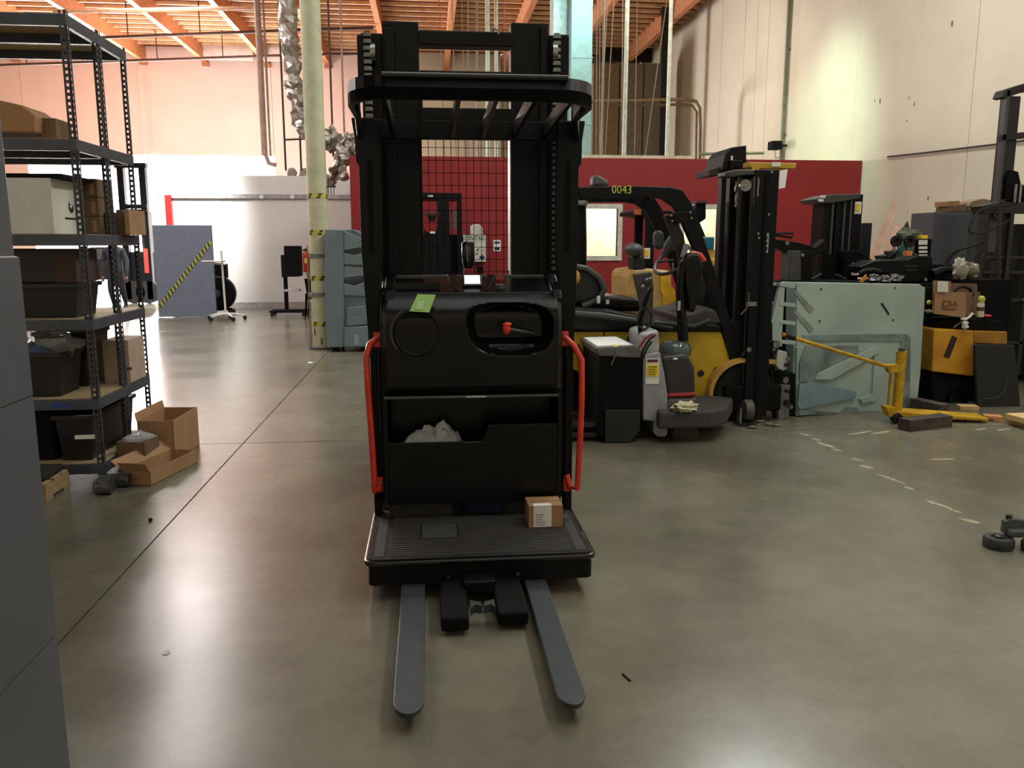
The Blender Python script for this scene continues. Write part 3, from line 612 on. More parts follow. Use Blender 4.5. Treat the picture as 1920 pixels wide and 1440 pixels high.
MB().tube([P(x, y, Y=YF+.3) for x, y in ((1245, 480), (1254, 460), (1262, 445), (1268, 433))], [.035, .05, .04, .012], 8).go('mirror_cover', mat('seat_grey', (66, 70, 72), .5), fk, smooth=True)
PP([(1228, 436), (1236, 431), (1246, 437), (1246, 460), (1238, 470), (1228, 462)], YF+.35, .1).go('headrest', mat('seat_grey', (66, 70, 72), .5), fk, bevel=.03, seg=3)
PP([(1272, 590), (1300, 586), (1325, 576), (1345, 582), (1357, 608), (1272, 612)], YF-.02, .9).go('front_cowl', mat('cowl_grey', (54, 54, 52), .55), fk, bevel=.03, seg=3)
MB().tube([P(1226, 605, Y=YF-.05), P(1260, 607, Y=YF-.05), P(1300, 612, Y=YF-.05), P(1330, 600, Y=YF-.05)], .02, 8).go('floor_bead', mat('cowl_grey', (54, 54, 52), .55), fk, smooth=True)
# mast: six rails standing one behind another
xm = [(1408, 1452, 318, YF-.12, .14), (1384, 1406, 322, YF+.02, .1), (1362, 1384, 300, YF+.30, .1), (1347, 1366, 308, YF+.85, .12)]
for a, b, pt_, Y, dy in xm:
    zt = P((a+b)/2, pt_, Y=Y).z; x0 = P(a, 500, Y=Y).x; x1 = P(b, 500, Y=Y).x
    B(x0, x1, Y, Y+dy, .06, zt).go('mast_rail', blk, fk, bevel=.006)
    B(x0+(x1-x0)*.42, x0+(x1-x0)*.58, Y-.012, Y+.01, .1, zt-.05).go('rail_rib', blkmat, fk)
for a, pt_, Y in ((1380, 330, YF+.0), (1403, 335, YF-.06), (1362, 320, YF+.35)):
    q = P(a, 500, Y=Y); MB().cyl((q.x, Y, .3), (q.x, Y, P(a, pt_, Y=Y).z), .014, seg=10).go('lift_cylinder', dsteel, fk, smooth=True)
PP([(1372, 276), (1400, 272), (1400, 318), (1352, 322), (1360, 290)], YF+.35, .5).go('mast_head', blk, fk, bevel=.01)
PP([(1330, 318), (1352, 312), (1362, 312), (1362, 326), (1330, 330)], YF+.4, .4).go('mast_head_arm', mat('rusty_dark', (52, 36, 32), .7), fk, bevel=.006)
PP([(1360, 322), (1382, 318), (1450, 318), (1450, 328), (1400, 328), (1370, 332), (1360, 330)], YF-.1, .2).go('mast_crosshead', mat('head_grey', (60, 62, 60), .5), fk, bevel=.008)
PB(1371, 292, 1374, 308, YF+.33, .02).go('head_label', paper, fk)
yb = PP([(1402, 304), (1494, 306), (1492, 316), (1424, 316), (1424, 320), (1410, 320), (1410, 314), (1402, 314)], YF+.1, .12).go('load_backrest_bar', mat('bar_yellow', (190, 150, 50), .5), fk, bevel=.006)
PB(1448, 304, 1464, 312, YF+.08, .01).go('bar_label', paper, yb)
tg = MB().ext([P(1462, 320, Y=YF+.05), P(1477, 317, Y=YF+.05), P(1472, 352, Y=YF+.02), P(1460, 354, Y=YF+.02)], (0, .003, 0)).go('paper_tag', paper, fk)
for px, py in ((1446, 323), (1441, 402), (1421, 438), (1422, 446)): q = P(px, py, Y=YF-.13); MB().cyl(q, q+Vector((0, -.012, 0)), .011, seg=10).go('bolt', steel, fk)
dec = PB(1431, 437, 1441, 474, YF-.125, .004).go('mast_decal', mat('decal_pale', (150, 165, 168), .6), fk)
for k in range(3): PB(1433, 443+k*10, 1439, 449+k*10, YF-.128, .004).go('decal_mark', ink, dec)
for px, py, py2 in ((1380, 340, 390), (1421, 332, 372)):
    MB().tube([P(px, y, Y=YF-.13)+Vector((random.uniform(-.006, .006), 0, 0)) for y in range(py, py2, 6)], .008, 6).go('hose_spring', steel, fk)
q = P(1396, 348, Y=YF-.12); MB().lathe([(.02, 0), (.05, 0), (.05, -.03), (.02, -.03)], q, 'Y', 18).go('hose_pulley', steel, fk, smooth=True)
PB(1400, 566, 1419, 574, YF-.13, .02).go('tilt_tag', mat('tag_grey', (130, 132, 120), .5), fk)
MB().tube([P(1404, 548, Y=YF-.14), P(1403, 566, Y=YF-.14), P(1400, 578, Y=YF-.14), P(1389, 590, Y=YF-.14)], .006, 6).go('release_lever', steel, fk)
B(2.62, 3.15, YF-.1, YF+1.0, .10, .34).go('front_axle', blkmat, fk, bevel=.02)
PP([(1366, 600), (1450, 604), (1450, 680), (1385, 672)], YF-.02, .9).go('mast_carrier', blk, fk, bevel=.02)
MB().tube([P(1390, 668, Y=YF-.1), P(1402, 655, Y=YF-.1), P(1425, 648, Y=YF-.1), P(1445, 640, Y=YF-.1)], .014, 6).go('hydraulic_hose', rub, fk, smooth=True)
q = P(1403, 655, Y=YF-.12); MB().lathe([(.022, 0), (.022, -.02), (.001, -.02)], q, 'Y', 12).go('hose_joint', steel, fk)
# cap / hat lying on the guard
q = P(1128, 349, Y=YF+.2)
hb = MB().ext([P(x, y, Y=YF+.1)+Vector((0, 0, .004)) for x, y in ((1111, 349), (1113, 330), (1121, 328), (1131, 334), (1142, 341), (1143, 349))], (0, .16, 0)).go('beacon_lamp', mat('beacon_grey', (84, 88, 84), .5), fk, bevel=.02)
# ================= RIDER PALLET TRUCK IN FRONT =================
YP_ = 6.42
pk = T('rider_pallet_truck', 'grey and black rider pallet truck with yellow warning label parked before the yellow forklift', 'pallet truck', (1.9, 6.7, 0))
B(P(1122, 740, Y=YP_).x, P(1204, 740, Y=YP_).x, YP_, YP_+.7, .04, P(1160, 668, Y=YP_).z).go('battery_box', blkmat, pk, bevel=.02)
PP([(1135, 769), (1200, 769), (1200, 806), (1184, 829), (1135, 829)], YP_-.02, .03).go('step_panel', mat('green_black', (22, 34, 32), .6), pk, bevel=.005)
PP([(1115, 652), (1192, 647), (1206, 660), (1204, 672), (1122, 668)], YP_-.01, .7).go('battery_lid', mat('lid_grey', (98, 98, 96), .45), pk, bevel=.012)
PP([(1120, 648), (1186, 646), (1190, 655), (1120, 655)], YP_+.02, .6).go('lid_sheet', paper, pk, bevel=.004)
cv = PP([(1206, 668), (1238, 660), (1246, 700), (1252, 740), (1252, 815), (1246, 820), (1232, 819), (1226, 812), (1226, 790), (1206, 788)], YP_, .6).go('side_cover', mat('cover_grey', (150, 152, 156), .5, var=.06), pk, bevel=.012)
PP([(1205, 626), (1236, 618), (1238, 662), (1206, 668)], YP_+.06, .5).go('cover_top', mat('cover_pale', (168, 170, 170), .35), pk, bevel=.03, seg=3)
lbx = PB(1211, 672, 1236, 720, YP_-.006, .006).go('warning_label', paper, pk)
PB(1213, 684, 1235, 706, YP_-.010, .005).go('label_field', ylab, lbx)
PB(1214, 674, 1234, 679, YP_-.010, .005).go('label_heading', mat('label_red', (110, 40, 36), .6), lbx)
for k in range(4): PB(1216, 687+k*4.6, 1232-(k % 2)*3, 688.6+k*4.6, YP_-.013, .004).go('label_line', mat('label_ink', (120, 110, 30), .7), lbx)
# motor housing
mc = P(1272, 760, Y=YP_+.35)
PP([(1240, 668), (1290, 662), (1304, 690), (1306, 745), (1252, 748), (1244, 700)], YP_+.1, .5).go('motor_cover', mat('motor_grey', (46, 46, 48), .5, var=.15), pk, bevel=.04, seg=3)
PP([(1252, 738), (1306, 736), (1306, 745), (1252, 747)], YP_+.08, .52).go('red_band', mat('band_red', (150, 34, 32), .5), pk, bevel=.02)
PP([(1252, 747), (1306, 745), (1306, 768), (1252, 770)], YP_+.09, .5).go('grey_band', mat('band_grey', (105, 105, 106), .6), pk, bevel=.02)
q = P(1266, 673, Y=YP_+.09); MB().sph(q, (.02, .006, .01), 10, 6).go('badge', paper, pk, smooth=True)
MB().lathe([(.13, -.02), (.135, .03), (.12, .07), (.09, .09), (.001, .10)], P(1266, 660, Y=YP_+.3), 'Z', 20).go('clear_dome', mat('dome_dark', (70, 84, 82), .1, coat=.6), pk, smooth=True)
# rider platform
z0 = P(1300, 800, Y=6.5).z
pf = MB().xy([(P(1252, 790, Z=.25).x, 6.30), (P(1345, 780, Z=.22).x-.07, 6.30), (P(1361, 780, Z=.2).x, 6.42), (2.62, 6.85), (2.45, 7.0), (1.9, 7.0)], .13, .27).go('rider_platform', mat('platform_grey', (62, 62, 58), .75, var=.1, scale=30), pk, bevel=.02)
wl = MB().lathe([(.001, -.05), (.05, -.05), (.115, -.045), (.12, -.02), (.12, .03), (.001, .04)], P(1283, 815, Y=6.62)+Vector((0, 0, .0)), 'Y', 24)
wl.go('drive_wheel', mat('wheel_tan', (80, 76, 64), .7), pk, smooth=True)
MB().lathe([(.07, -.03), (.07, .03)], (1.5, 6.6, .075), 'X', 16).go('load_wheel', rub, pk)
# control column: two arms, grips
MB().tube([P(x, y, Y=YP_+.3) for x, y in ((1281, 640), (1278, 590), (1275, 545), (1277, 515), (1283, 495), (1293, 484), (1306, 482))], [.045, .04, .036, .036, .045, .05, .045], 10).go('tiller_column', blkplast, pk, smooth=True)
PP([(1283, 492), (1296, 480), (1312, 482), (1320, 496), (1318, 520), (1311, 560), (1302, 588), (1292, 584), (1286, 540)], YP_+.25, .12).go('control_head', blkplast, pk, bevel=.03, seg=3)
MB().tube([P(x, y, Y=YP_+.3) for x, y in ((1290, 482), (1300, 476), (1312, 479), (1319, 490))], .028, 10).go('red_switch_bar', mat('soft_red', (190, 60, 50), .5), pk, smooth=True)
PB(1271, 564, 1276, 582, YP_+.255, .01).go('column_label', mat('pale_label', (170, 176, 176), .6), pk)
MB().tube([P(x, y, Y=YP_+.2) for x, y in ((1202, 640), (1200, 600), (1208, 570), (1216, 548), (1220, 540))], [.02, .024, .024, .02, .016], 8).go('tiller_arm', blkplast, pk, smooth=True)
MB().tube([P(x, y, Y=YP_+.18) for x, y in ((1196, 600), (1200, 582), (1212, 575), (1222, 590), (1220, 610), (1208, 618), (1198, 612))], .012, 8).go('hand_loop', dsteel, pk, smooth=True)
PP([(1188, 514), (1222, 510), (1226, 540), (1224, 600), (1206, 612), (1198, 560)], YP_+.45, .05).go('backrest_pad', mat('pad_grey', (58, 58, 56), .6), pk, bevel=.01)
for px, py in ((1206, 538), (1213, 526), (1219, 524)): q = P(px, py, Y=YP_+.42); MB().sph(q, .022, 8, 6).go('button', steel, pk)
for c_, pts in ((rub, ((1229, 628), (1218, 636), (1206, 655), (1203, 672))), (mat('cable_red', (150, 24, 24), .5), ((1224, 626), (1210, 634), (1198, 652))), (rub, ((1222, 640), (1212, 655), (1206, 672)))):
    MB().tube([P(x, y, Y=YP_-.02) for x, y in pts], .009, 6).go('battery_cable', c_, pk, smooth=True)
for pts in (((1075, 794), (1116, 792)), ((1075, 813), (1116, 812))):
    a, b = P(*pts[0], Y=6.5), P(*pts[1], Y=6.5); B(a.x-.2, b.x+.05, 6.48, 6.66, a.z-.03, a.z+.01).go('pallet_fork', dsteel, pk, bevel=.005)
q = P(1156, 652, Y=YP_+.02)
ty = T('yellow_clamp', 'small yellow and black clip on the lid of the pallet truck battery', 'clip', tuple(q+Vector((0, 0, -.02))))
MB().sph(q+Vector((-.01, 0, .0)), (.03, .03, .028), 10, 7).go('clip_knob', mat('bright_yellow', (235, 220, 50), .5), ty, smooth=True)
MB().tube([q+Vector((.02, 0, 0)), q+Vector((.05, 0, -.005)), q+Vector((.06, .0, -.02))], .022, 8).go('clip_body', rub, ty)
MB().tube([q+Vector((-.0, -.03, -.01)), q+Vector((-.03, -.05, -.08)), q+Vector((-.05, -.05, -.13))], .005, 6).go('clip_wire', steel, ty)
rg_ = MB(); q = P(1283, 769, Z=.275)
rg_.sph((q.x, q.y, .30), (.10, .07, .035), 18, 10, amp=1.0, fr=4); o = rg_.go('cleaning_rag', mat('rag_cream', (205, 200, 165), .9), None, smooth=True)
tag(o, 'cream rag crumpled on the grey rider platform of the pallet truck', 'rag')
# ================= SECOND YELLOW FORKLIFT BEHIND =================
Y2 = 11.0
f2 = T('yellow_forklift', 'smaller yellow forklift with black guard posts behind the forklift marked 0043', 'forklift', (3.6, 11.4, 0))
PP([(1175, 520), (1180, 507), (1215, 503), (1260, 508), (1262, 655), (1175, 655)], Y2, 1.0).go('counterweight', mat('tan_body', (184, 150, 88), .5), f2, bevel=.05, seg=3)
PP([(1238, 515), (1250, 513), (1258, 535), (1272, 552), (1268, 592), (1243, 580), (1243, 553), (1238, 545)], Y2-.02, .05).go('side_panel', mat('panel_yellow', (220, 168, 36), .4), f2, bevel=.006)
for a in ((1191, 1205, 396), (1211, 1226, 396)):
    o = PB(a[0], a[2], a[1], 520, Y2+.05+(.4 if a[0] < 1200 else 0), .08).go('guard_post', blk, f2)
PP([(1190, 396), (1196, 392), (1260, 395), (1262, 400), (1240, 400), (1230, 408), (1190, 402)], Y2+.05, .9).go('guard_roof', blk, f2, bevel=.01)
PB(1190, 393, 1202, 402, Y2+.03, .04).go('orange_tape', mat('tape_orange', (190, 88, 50), .6), f2)
o = PB(1208, 465, 1219, 485, Y2+.02, .02).go('post_label', paper, f2); PB(1210, 468, 1217, 480, Y2+.01, .01).go('label_field', ylab, o)
MB().sph(P(1188, 468, Y=Y2+.0), (.13, .16, .09), 14, 9).go('seat_top', mat('seat_grey', (66, 70, 72), .5), f2, smooth=True)
PP([(1186, 478), (1200, 476), (1212, 482), (1212, 512), (1186, 506)], Y2+.02, .3).go('seat_back', sm, f2, bevel=.04)
MB().lathe([(.28, -.1), (.28, .1)], (3.5, Y2+.3, .28), 'Y', 20).go('wheel', rub, f2)
# third machine: yellow reach truck body beside the black mast, blue box above
Y3 = 10.2
f3 = T('narrow_reach_truck', 'reach truck with yellow mast side and square yellow head, behind the tall black mast', 'forklift', (4.2, 10.5, 0))
hp = PP([(1324, 487), (1366, 486), (1366, 517), (1333, 518)], Y3, .3).go('head_box', mat('head_yellow', (200, 168, 44), .5), f3, bevel=.01)
for k in range(3): PP([(1339+k*3, 497), (1341+k*3, 496), (1336+k*3, 508), (1335+k*3, 508)], Y3-.01, .01).go('vent_mark', ink, hp)
PB(1359, 518, 1367, 620, Y3+.05, .2).go('mast_side', mat('panel_yellow', (220, 168, 36), .4), f3)
PP([(1332, 518), (1358, 520), (1358, 640), (1325, 640), (1318, 560)], Y3+.08, .3).go('truck_body', blkmat, f3, bevel=.02)
PB(1318, 640, 1366, 690, Y3+.1, .3).go('truck_base', blkmat, f3)
PP([(1300, 412), (1308, 408), (1330, 460), (1322, 466)], Y3+.3, .06).go('guard_strut', blk, f3)
bb = T('blue_supply_box', 'blue and pale box sitting on the square yellow truck head', 'box', tuple(P(1328, 487, Y=Y3+.1)))
PB(1312, 444, 1339, 469, Y3+.05, .2).go('box_shell', mat('box_pale', (150, 176, 160), .7), bb, bevel=.004)
PB(1321, 446, 1339, 467, Y3+.035, .015).go('blue_panel', mat('box_blue', (30, 110, 140), .6), bb)
PB(1315, 468, 1340, 486.5, Y3+.05, .2).go('printed_base', mat('box_orange', (205, 160, 70), .7), bb, bevel=.004)
# caster assembly left on the floor in front of the tyre
cs = T('loose_caster', 'loose steel caster wheel lying before the forklift front tyre', 'caster', tuple(P(1400, 795, Z=0)))
q = P(1402, 768, Y=6.95)
MB().lathe([(.04, -.04), (.085, -.04), (.09, -.02), (.09, .03), (.04, .04)], (q.x, q.y, q.z), 'X', 20).go('wheel', mat('caster_grey', (88, 84, 76), .6), cs, smooth=True)
B(q.x-.09, q.x-.07, q.y-.05, q.y+.05, .01, q.z+.02).go('fork_plate', steel, cs, bevel=.004)
B(q.x-.1, q.x+.06, q.y-.07, q.y+.07, .0, .03).go('top_plate', dsteel, cs, bevel=.004)
# small wrecked parts
tr_m = mat('debris', (110, 108, 92), .8, var=.3, scale=30)
for k, (px, py) in enumerate([(1392, 799), (1410, 803), (1425, 792), (1440, 797), (1455, 799)]):
    q = P(px, py, Z=0); o = MB().sph((q.x, q.y, .012), (.05, .03, .012), 8, 5, amp=.8, fr=5).go('floor_litter', tr_m, None)
    tag(o, 'bit of dusty strapping and wrapping litter on the floor beside the loose caster', 'litter', 'litter beside the caster')
# ================= PALE GREEN CARTON CLAMP =================
cl = T('carton_clamp', 'large pale green carton clamp attachment with slotted side standing on the floor', 'clamp', (3.95, 7.4, 0))
a, b = Vector((3.20, 7.20)), Vector((4.765, 7.56)); dr = (b-a).normalized(); nr = Vector((dr.y, -dr.x))
def CP(px, py, off=0):     # point on the tilted front plane of the clamp
    r = P(px, py, Y=1)-Vector((0, 0, CH)); A = a+nr*off
    k = (A.x*dr.y-A.y*dr.x)/(r.x*dr.y-r.y*dr.x); return Vector((0, 0, CH))+r*k
def cpp(pix, th, off=0): return MB().ext([CP(x, y, off) for x, y in pix], (-nr.x*th, -nr.y*th, 0))
cpp([(1494, 529), (1725, 533), (1735, 541), (1726, 700), (1718, 772), (1494, 780)], .05).go('clamp_plate', clampm, cl, bevel=.006)
fr_ = [(1486, 529), (1484, 785), (1470, 787), (1463, 640), (1454, 600), (1462, 560), (1470, 528)]
# slotted side: rungs
cpp([(1462, 540), (1470, 528), (1496, 529), (1493, 534), (1472, 538), (1466, 640), (1467, 650), (1440, 640), (1447, 600)], .04, .02).go('side_frame', clampm, cl, bevel=.004)
for y0 in (530, 566, 600, 637):
    cpp([(1462, y0), (1492, y0+3), (1492, y0+10), (1462, y0+7)], .05, .025).go('side_rung', clampm, cl, bevel=.003)
    cpp([(1441, y0-2), (1466, y0+1), (1466, y0+7), (1441, y0+4)], .05, -.3).go('rear_rung', mat('rung_pale', (170, 172, 172), .5), cl, bevel=.003)
cpp([(1490, 540), (1494, 540), (1494, 775), (1486, 775)], .12, -.03).go('frame_side', clampm, cl)
# lower mechanism plates (relief)
for pix, off, mm in (([(1505, 628), (1700, 626), (1708, 634), (1706, 762), (1690, 768), (1690, 640), (1505, 640)], .012, clampw),
                     ([(1512, 648), (1610, 648), (1610, 660), (1530, 712), (1520, 718), (1500, 716), (1500, 680)], .02, clampw),
                     ([(1530, 712), (1536, 700), (1600, 670), (1640, 650), (1650, 655), (1648, 662), (1600, 690), (1560, 712)], .035, clampm),
                     ([(1527, 716), (1606, 734), (1606, 746), (1596, 748), (1500, 768), (1496, 760), (1500, 720)], .03, mat('clamp_blue', (120, 146, 156), .45, var=.06)),
                     ([(1496, 768), (1578, 774), (1582, 768), (1588, 763), (1606, 764), (1612, 772), (1700, 766), (1690, 772), (1612, 776), (1500, 779)], .02, clampw),
                     ([(1640, 660), (1650, 658), (1652, 735), (1642, 752), (1618, 756), (1612, 748), (1636, 740)], .02, clampm)):
    cpp(pix, .02, off).go('arm_plate', mm, cl, bevel=.003)
for px, py in ((1539, 542), (1678, 540), (1537, 602), (1674, 600), (1537, 636)):
    q = CP(px, py, .002); MB().cyl(q, q+Vector((nr.x*.004, nr.y*.004, 0)), .009, seg=10).go('plug', ink, cl)
for px0, py0 in ((1488, 548), (1488, 585)):    # raised slanted guides
    cpp([(px0, py0), (px0+6, py0-3), (px0+37, py0+30), (px0+36, py0+37), (px0+30, py0+38)], .01, .008).go('scuff_guide', mat('scuff', (132, 142, 136), .6), cl)
cpp([(1651, 569), (1655, 568), (1668, 588), (1666, 592)], .006, .003).go('scuff_guide', ink, cl)
# hydraulic block at the lower left corner
vb = cpp([(1458, 655), (1476, 660), (1478, 690), (1470, 696), (1456, 690)], .1, .06).go('valve_block', mat('valve_pale', (176, 186, 180), .4), cl, bevel=.01)
for k, (px, py, r) in enumerate([(1452, 645, .035), (1474, 684, .02), (1476, 672, .015), (1452, 690, .02), (1470, 712, .03), (1474, 755, .03), (1480, 762, .02), (1474, 733, .018)]):
    q = CP(px, py, .07); MB().cyl(q, q+Vector((nr.x*.03, nr.y*.03, 0)), r, seg=12).go('fitting', dsteel if k % 2 else steel, cl)
cpp([(1460, 722), (1482, 722), (1480, 740), (1480, 784), (1460, 787)], .05, .05).go('foot_bracket', mat('bracket_grey', (130, 132, 132), .4, metal=.4), cl, bevel=.005)
cpp([(1444, 690), (1494, 700), (1494, 780), (1460, 785), (1444, 740)], .1, -.02).go('pump_body', blkmat, cl, bevel=.02)
MB().tube([CP(x, y, .06) for x, y in ((1490, 650), (1504, 653), (1508, 645), (1500, 640))], .006, 6).go('hose', clampm, cl)
MB().tube([CP(x, y, .05) for x, y in ((1462, 650), (1450, 665), (1446, 690), (1450, 730), (1455, 770))], .01, 6).go('hose', rub, cl, smooth=True)
# second plate behind
o = cpp([(1500, 531), (1735, 538), (1728, 770), (1500, 778)], .04, -.42); o.go('rear_plate', clampw, cl, bevel=.004)
cpp([(1500, 536), (1520, 536), (1520, 775), (1500, 775)], .36, -.05).go('spacer', blkmat, cl)
cpp([(1700, 540), (1716, 540), (1712, 770), (1700, 770)], .36, -.05).go('spacer', blkmat, cl)
# ================= RIGHT SIDE: BEHIND AND BESIDE THE CLAMP =================
# yellow jack stand with long handle
jk = T('yellow_floor_jack', 'yellow long-handled floor jack standing in front of the pale green clamp', 'jack', (4.32, 7.0, 0))
YJ = 7.02
q = P(1679, 655, Y=YJ); qb = P(1681, 778, Y=YJ)
MB().cyl((qb.x, YJ, .06), (qb.x, YJ, q.z-.02), .044, seg=20).go('jack_cylinder', yel2, jk, smooth=True)
MB().cyl((qb.x, YJ, q.z-.02), (qb.x, YJ, q.z+.012), .03, seg=16).go('cylinder_cap', gryd, jk, smooth=True)
PB(1668, 700, 1672, 770, YJ-.02, .03).go('pump_rod', yel2, jk)
hA, hB = P(1672, 690, Y=YJ-.06), P(1490, 634, Y=6.80)
h = MB().tube([hA, hB], .017, 10).go('jack_handle', yel2, jk, smooth=True)
MB().tube([hB, hB+(hB-hA).normalized()*.10], .022, 10).go('rubber_grip', rub, h, smooth=True)
MB().tube([hB+(hB-hA).normalized()*.10, hB+(hB-hA).normalized()*.13], .016, 8).go('handle_tip', mat('tip_orange', (200, 130, 40), .5), h)
PP([(1661, 684), (1685, 684), (1686, 698), (1668, 700)], YJ-.09, .06).go('handle_socket', yel2, jk, bevel=.008)
c0 = P(1668, 778, Z=.06); c1 = P(1822, 800, Z=.03)
MB().add([(c0.x-.02, 6.95, .05), (c0.x+.14, 7.12, .05), (5.02, 7.02, .02), (4.98, 6.80, .02), (c0.x-.02, 6.95, .10), (c0.x+.14, 7.12, .10), (5.02, 7.02, .045), (4.98, 6.80, .045)], [(0, 1, 2, 3), (4, 7, 6, 5), (0, 4, 5, 1), (1, 5, 6, 2), (2, 6, 7, 3), (3, 7, 4, 0)]).go('jack_base', yel2, jk, bevel=.006)
PP([(1661, 762), (1680, 764), (1684, 786), (1668, 782)], 6.9, .1).go('axle_plate', yel2, jk, bevel=.004)
for k in range(6): MB().obox((4.72+k*.036, 6.872-k*.009, .047), (.022, .03, .002), rz=-.2).go('base_marking', mat('marking_brown', (104, 78, 20), .7), jk)
for px, py in ((1685, 786), (1670, 779)):
    q = P(px, py, Z=.045); w_ = MB().lathe([(.018, -.02), (.045, -.02), (.045, .02), (.018, .02)], (q.x, 6.87 if px > 1680 else 6.93, .045), 'Y', 18).go('jack_wheel', rub, jk, smooth=True)
    MB().lathe([(.02, -.023), (.001, -.023)], (q.x, 6.87 if px > 1680 else 6.93, .045), 'Y', 12).go('hub', steel, w_)
MB().tube([(4.98, 6.92, .035), (5.03, 6.88, .02), (5.07, 6.86, .015)], .012, 6).go('toe_hook', dsteel, jk)
# timber blocks
def plank(name, px0, py0, px1, py1, zb, h, wd, m, label, group=None):
    A = P(px0, py0, Z=zb); Bp = P(px1, py1, Z=zb); d = (Bp-A); d.z = 0; L_ = d.length; d.normalize(); n = Vector((-d.y, d.x, 0))
    o = MB().ext([A, Bp, Bp+n*wd, A+n*wd], (0, 0, h)).go(name, m, None, bevel=.004); tag(o, label, 'wood', group); return o
plank('timber_block', 1706, 810, 1785, 800, 0, .10, .13, woodd, 'dark rough timber block with a pale sawn end before the yellow jack')
q = P(1706, 810, Z=0)
plank('timber_block', 1778, 779, 1722, 766, 0, .11, .12, woodd, 'dark timber block lying behind the yellow jack base, against the green clamp')
plank('wood_board', 1800, 769, 1836, 770, 0, .04, .12, wood, 'short pale board on the floor under the black mat')
plank('wood_board', 1846, 790, 1880, 792, 0, .05, .12, mat('wood_orange', (190, 136, 84), .8, var=.1), 'short orange-brown offcut beside the stacked pale planks')
plank('wood_plank', 1884, 792, 1960, 815, 0, .05, .25, wood, 'lower thick pale plank at the right edge of the floor')
plank('wood_plank', 1884, 785, 1960, 806, .052, .05, .22, mat('wood_pale', (222, 190, 130), .75, var=.1, scale=5, stretch=(1, 8, 8)), 'upper pale plank of the stack at the right edge')
# worn yellow walkie truck and box on top
YW = 7.75
wk = T('walkie_truck', 'worn yellow walkie truck with a dark slanted slot and black base at the right', 'pallet truck', (5.45, 8.1, 0))
yb_ = PP([(1751, 616), (1826, 620), (1826, 706), (1748, 697)], YW, .45).go('yellow_cover', mat('cover_yellow', (200, 150, 34), .5, var=.1, scale=5, col2=(176, 112, 36)), wk, bevel=.015)
PP([(1786, 629), (1795, 634), (1780, 672), (1770, 668)], YW-.008, .015).go('cover_slot', mat('slot_brown', (46, 24, 20), .7), yb_)
PP([(1826, 620), (1889, 622), (1889, 646), (1826, 644)], YW+.06, .4).go('rear_cover', mat('cover_tan', (168, 120, 40), .6), wk, bevel=.01)
PP([(1822, 645), (1829, 645), (1834, 694), (1829, 696)], YW-.01, .03).go('cover_edge', mat('edge_pale', (165, 158, 130), .6), wk)
PP([(1748, 700), (1836, 706), (1836, 765), (1748, 760)], YW+.04, .45).go('black_base', blkmat, wk, bevel=.02)
MB().lathe([(.10, -.03), (.10, .12)], P(1795, 748, Y=YW+.0), 'Y', 20).go('drive_wheel', blkgloss, wk, smooth=True)
PP([(1757, 600), (1850, 598), (1880, 604), (1889, 622), (1751, 616)], YW+.1, .35).go('top_tray', blkmat, wk, bevel=.01)
mt_ = MB().ext([P(1828, 646, Y=7.62), P(1903, 648, Y=7.62), P(1914, 764, Y=7.50), P(1834, 768, Y=7.50)], (0, .04, 0)).go('floor_mat', mat('mat_black', (24, 26, 23), .8, var=.1), None, bevel=.008)
tag(mt_, 'black rubber mat leaning against the worn yellow walkie truck', 'mat')
MB().tube([P(x, y, Y=7.49) for x, y in ((1845, 748), (1870, 746), (1882, 735), (1888, 715), (1889, 695))], .004, 5).go('moulded_line', mat('line_grey', (70, 72, 64), .7), mt_)
cbx = T('open_parts_carton', 'open brown carton with white label and dark print above the yellow walkie truck', 'box', tuple(P(1790, 600, Y=7.9)))
cf = PP([(1750, 548), (1812, 548), (1810, 596), (1749, 588)], 7.75, .012).go('front_panel', card, cbx)
MB().ext([P(1812, 548, Y=7.75), P(1838, 548, Y=8.05), P(1832, 590, Y=8.05), P(1810, 596, Y=7.75)], (.01, .01, 0)).go('side_panel', cardd, cbx)
PP([(1750, 530), (1832, 532), (1836, 590), (1750, 586)], 8.1, .012).go('back_panel', cardd, cbx)
MB().ext([P(1750, 548, Y=7.75), P(1750, 588, Y=7.75), P(1751, 588, Y=8.1), P(1751, 545, Y=8.1)], (.01, 0, 0)).go('side_panel', card, cbx)
PP([(1752, 586), (1808, 592), (1832, 588), (1756, 584)], 7.78, .3).go('carton_bottom', cardd, cbx)
MB().ext([P(1750, 548, Y=7.75), P(1784, 549, Y=7.75), P(1783, 527, Y=7.72), P(1750, 526, Y=7.72)], (0, .008, 0)).go('flap', card, cbx)
MB().ext([P(1757, 547, Y=7.735), P(1778, 548, Y=7.735), P(1778, 528, Y=7.715), P(1758, 527, Y=7.715)], (0, .003, 0)).go('address_label', paper, cbx)
PP([(1765, 578), (1768, 563), (1773, 563), (1771, 566), (1769, 576), (1775, 577), (1775, 579)], 7.745, .004).go('carton_print', mat('print_brown', (98, 74, 44), .8), cbx)
text('CBA', .085, P(1781, 570, Y=7.745), mat('print_brown', (98, 74, 44), .8), cbx, name='carton_lettering')
PB(1768, 578, 1792, 581, 7.745, .003).go('carton_print', mat('print_brown', (98, 74, 44), .8), cbx)
hs = MB().tube([P(x, y, Y=7.9) for x, y in ((1788, 548), (1794, 540), (1806, 537), (1818, 541), (1824, 552), (1818, 562))], .018, 8).go('rubber_hose', rub, None, smooth=True)
tag(hs, 'black rubber hose curled in the open brown carton', 'hose')
sb = T('spray_bottle', 'white bottle with yellow-green cap right of the open carton', 'bottle', tuple(P(1837, 594, Y=7.85)))
q = P(1837, 594, Y=7.85)
MB().lathe([(.035, 0), (.037, .02), (.037, .06), (.034, .13), (.018, .16)], q, 'Z', 16).go('bottle_body', mat('bottle_white', (200, 196, 176), .4), sb, smooth=True)
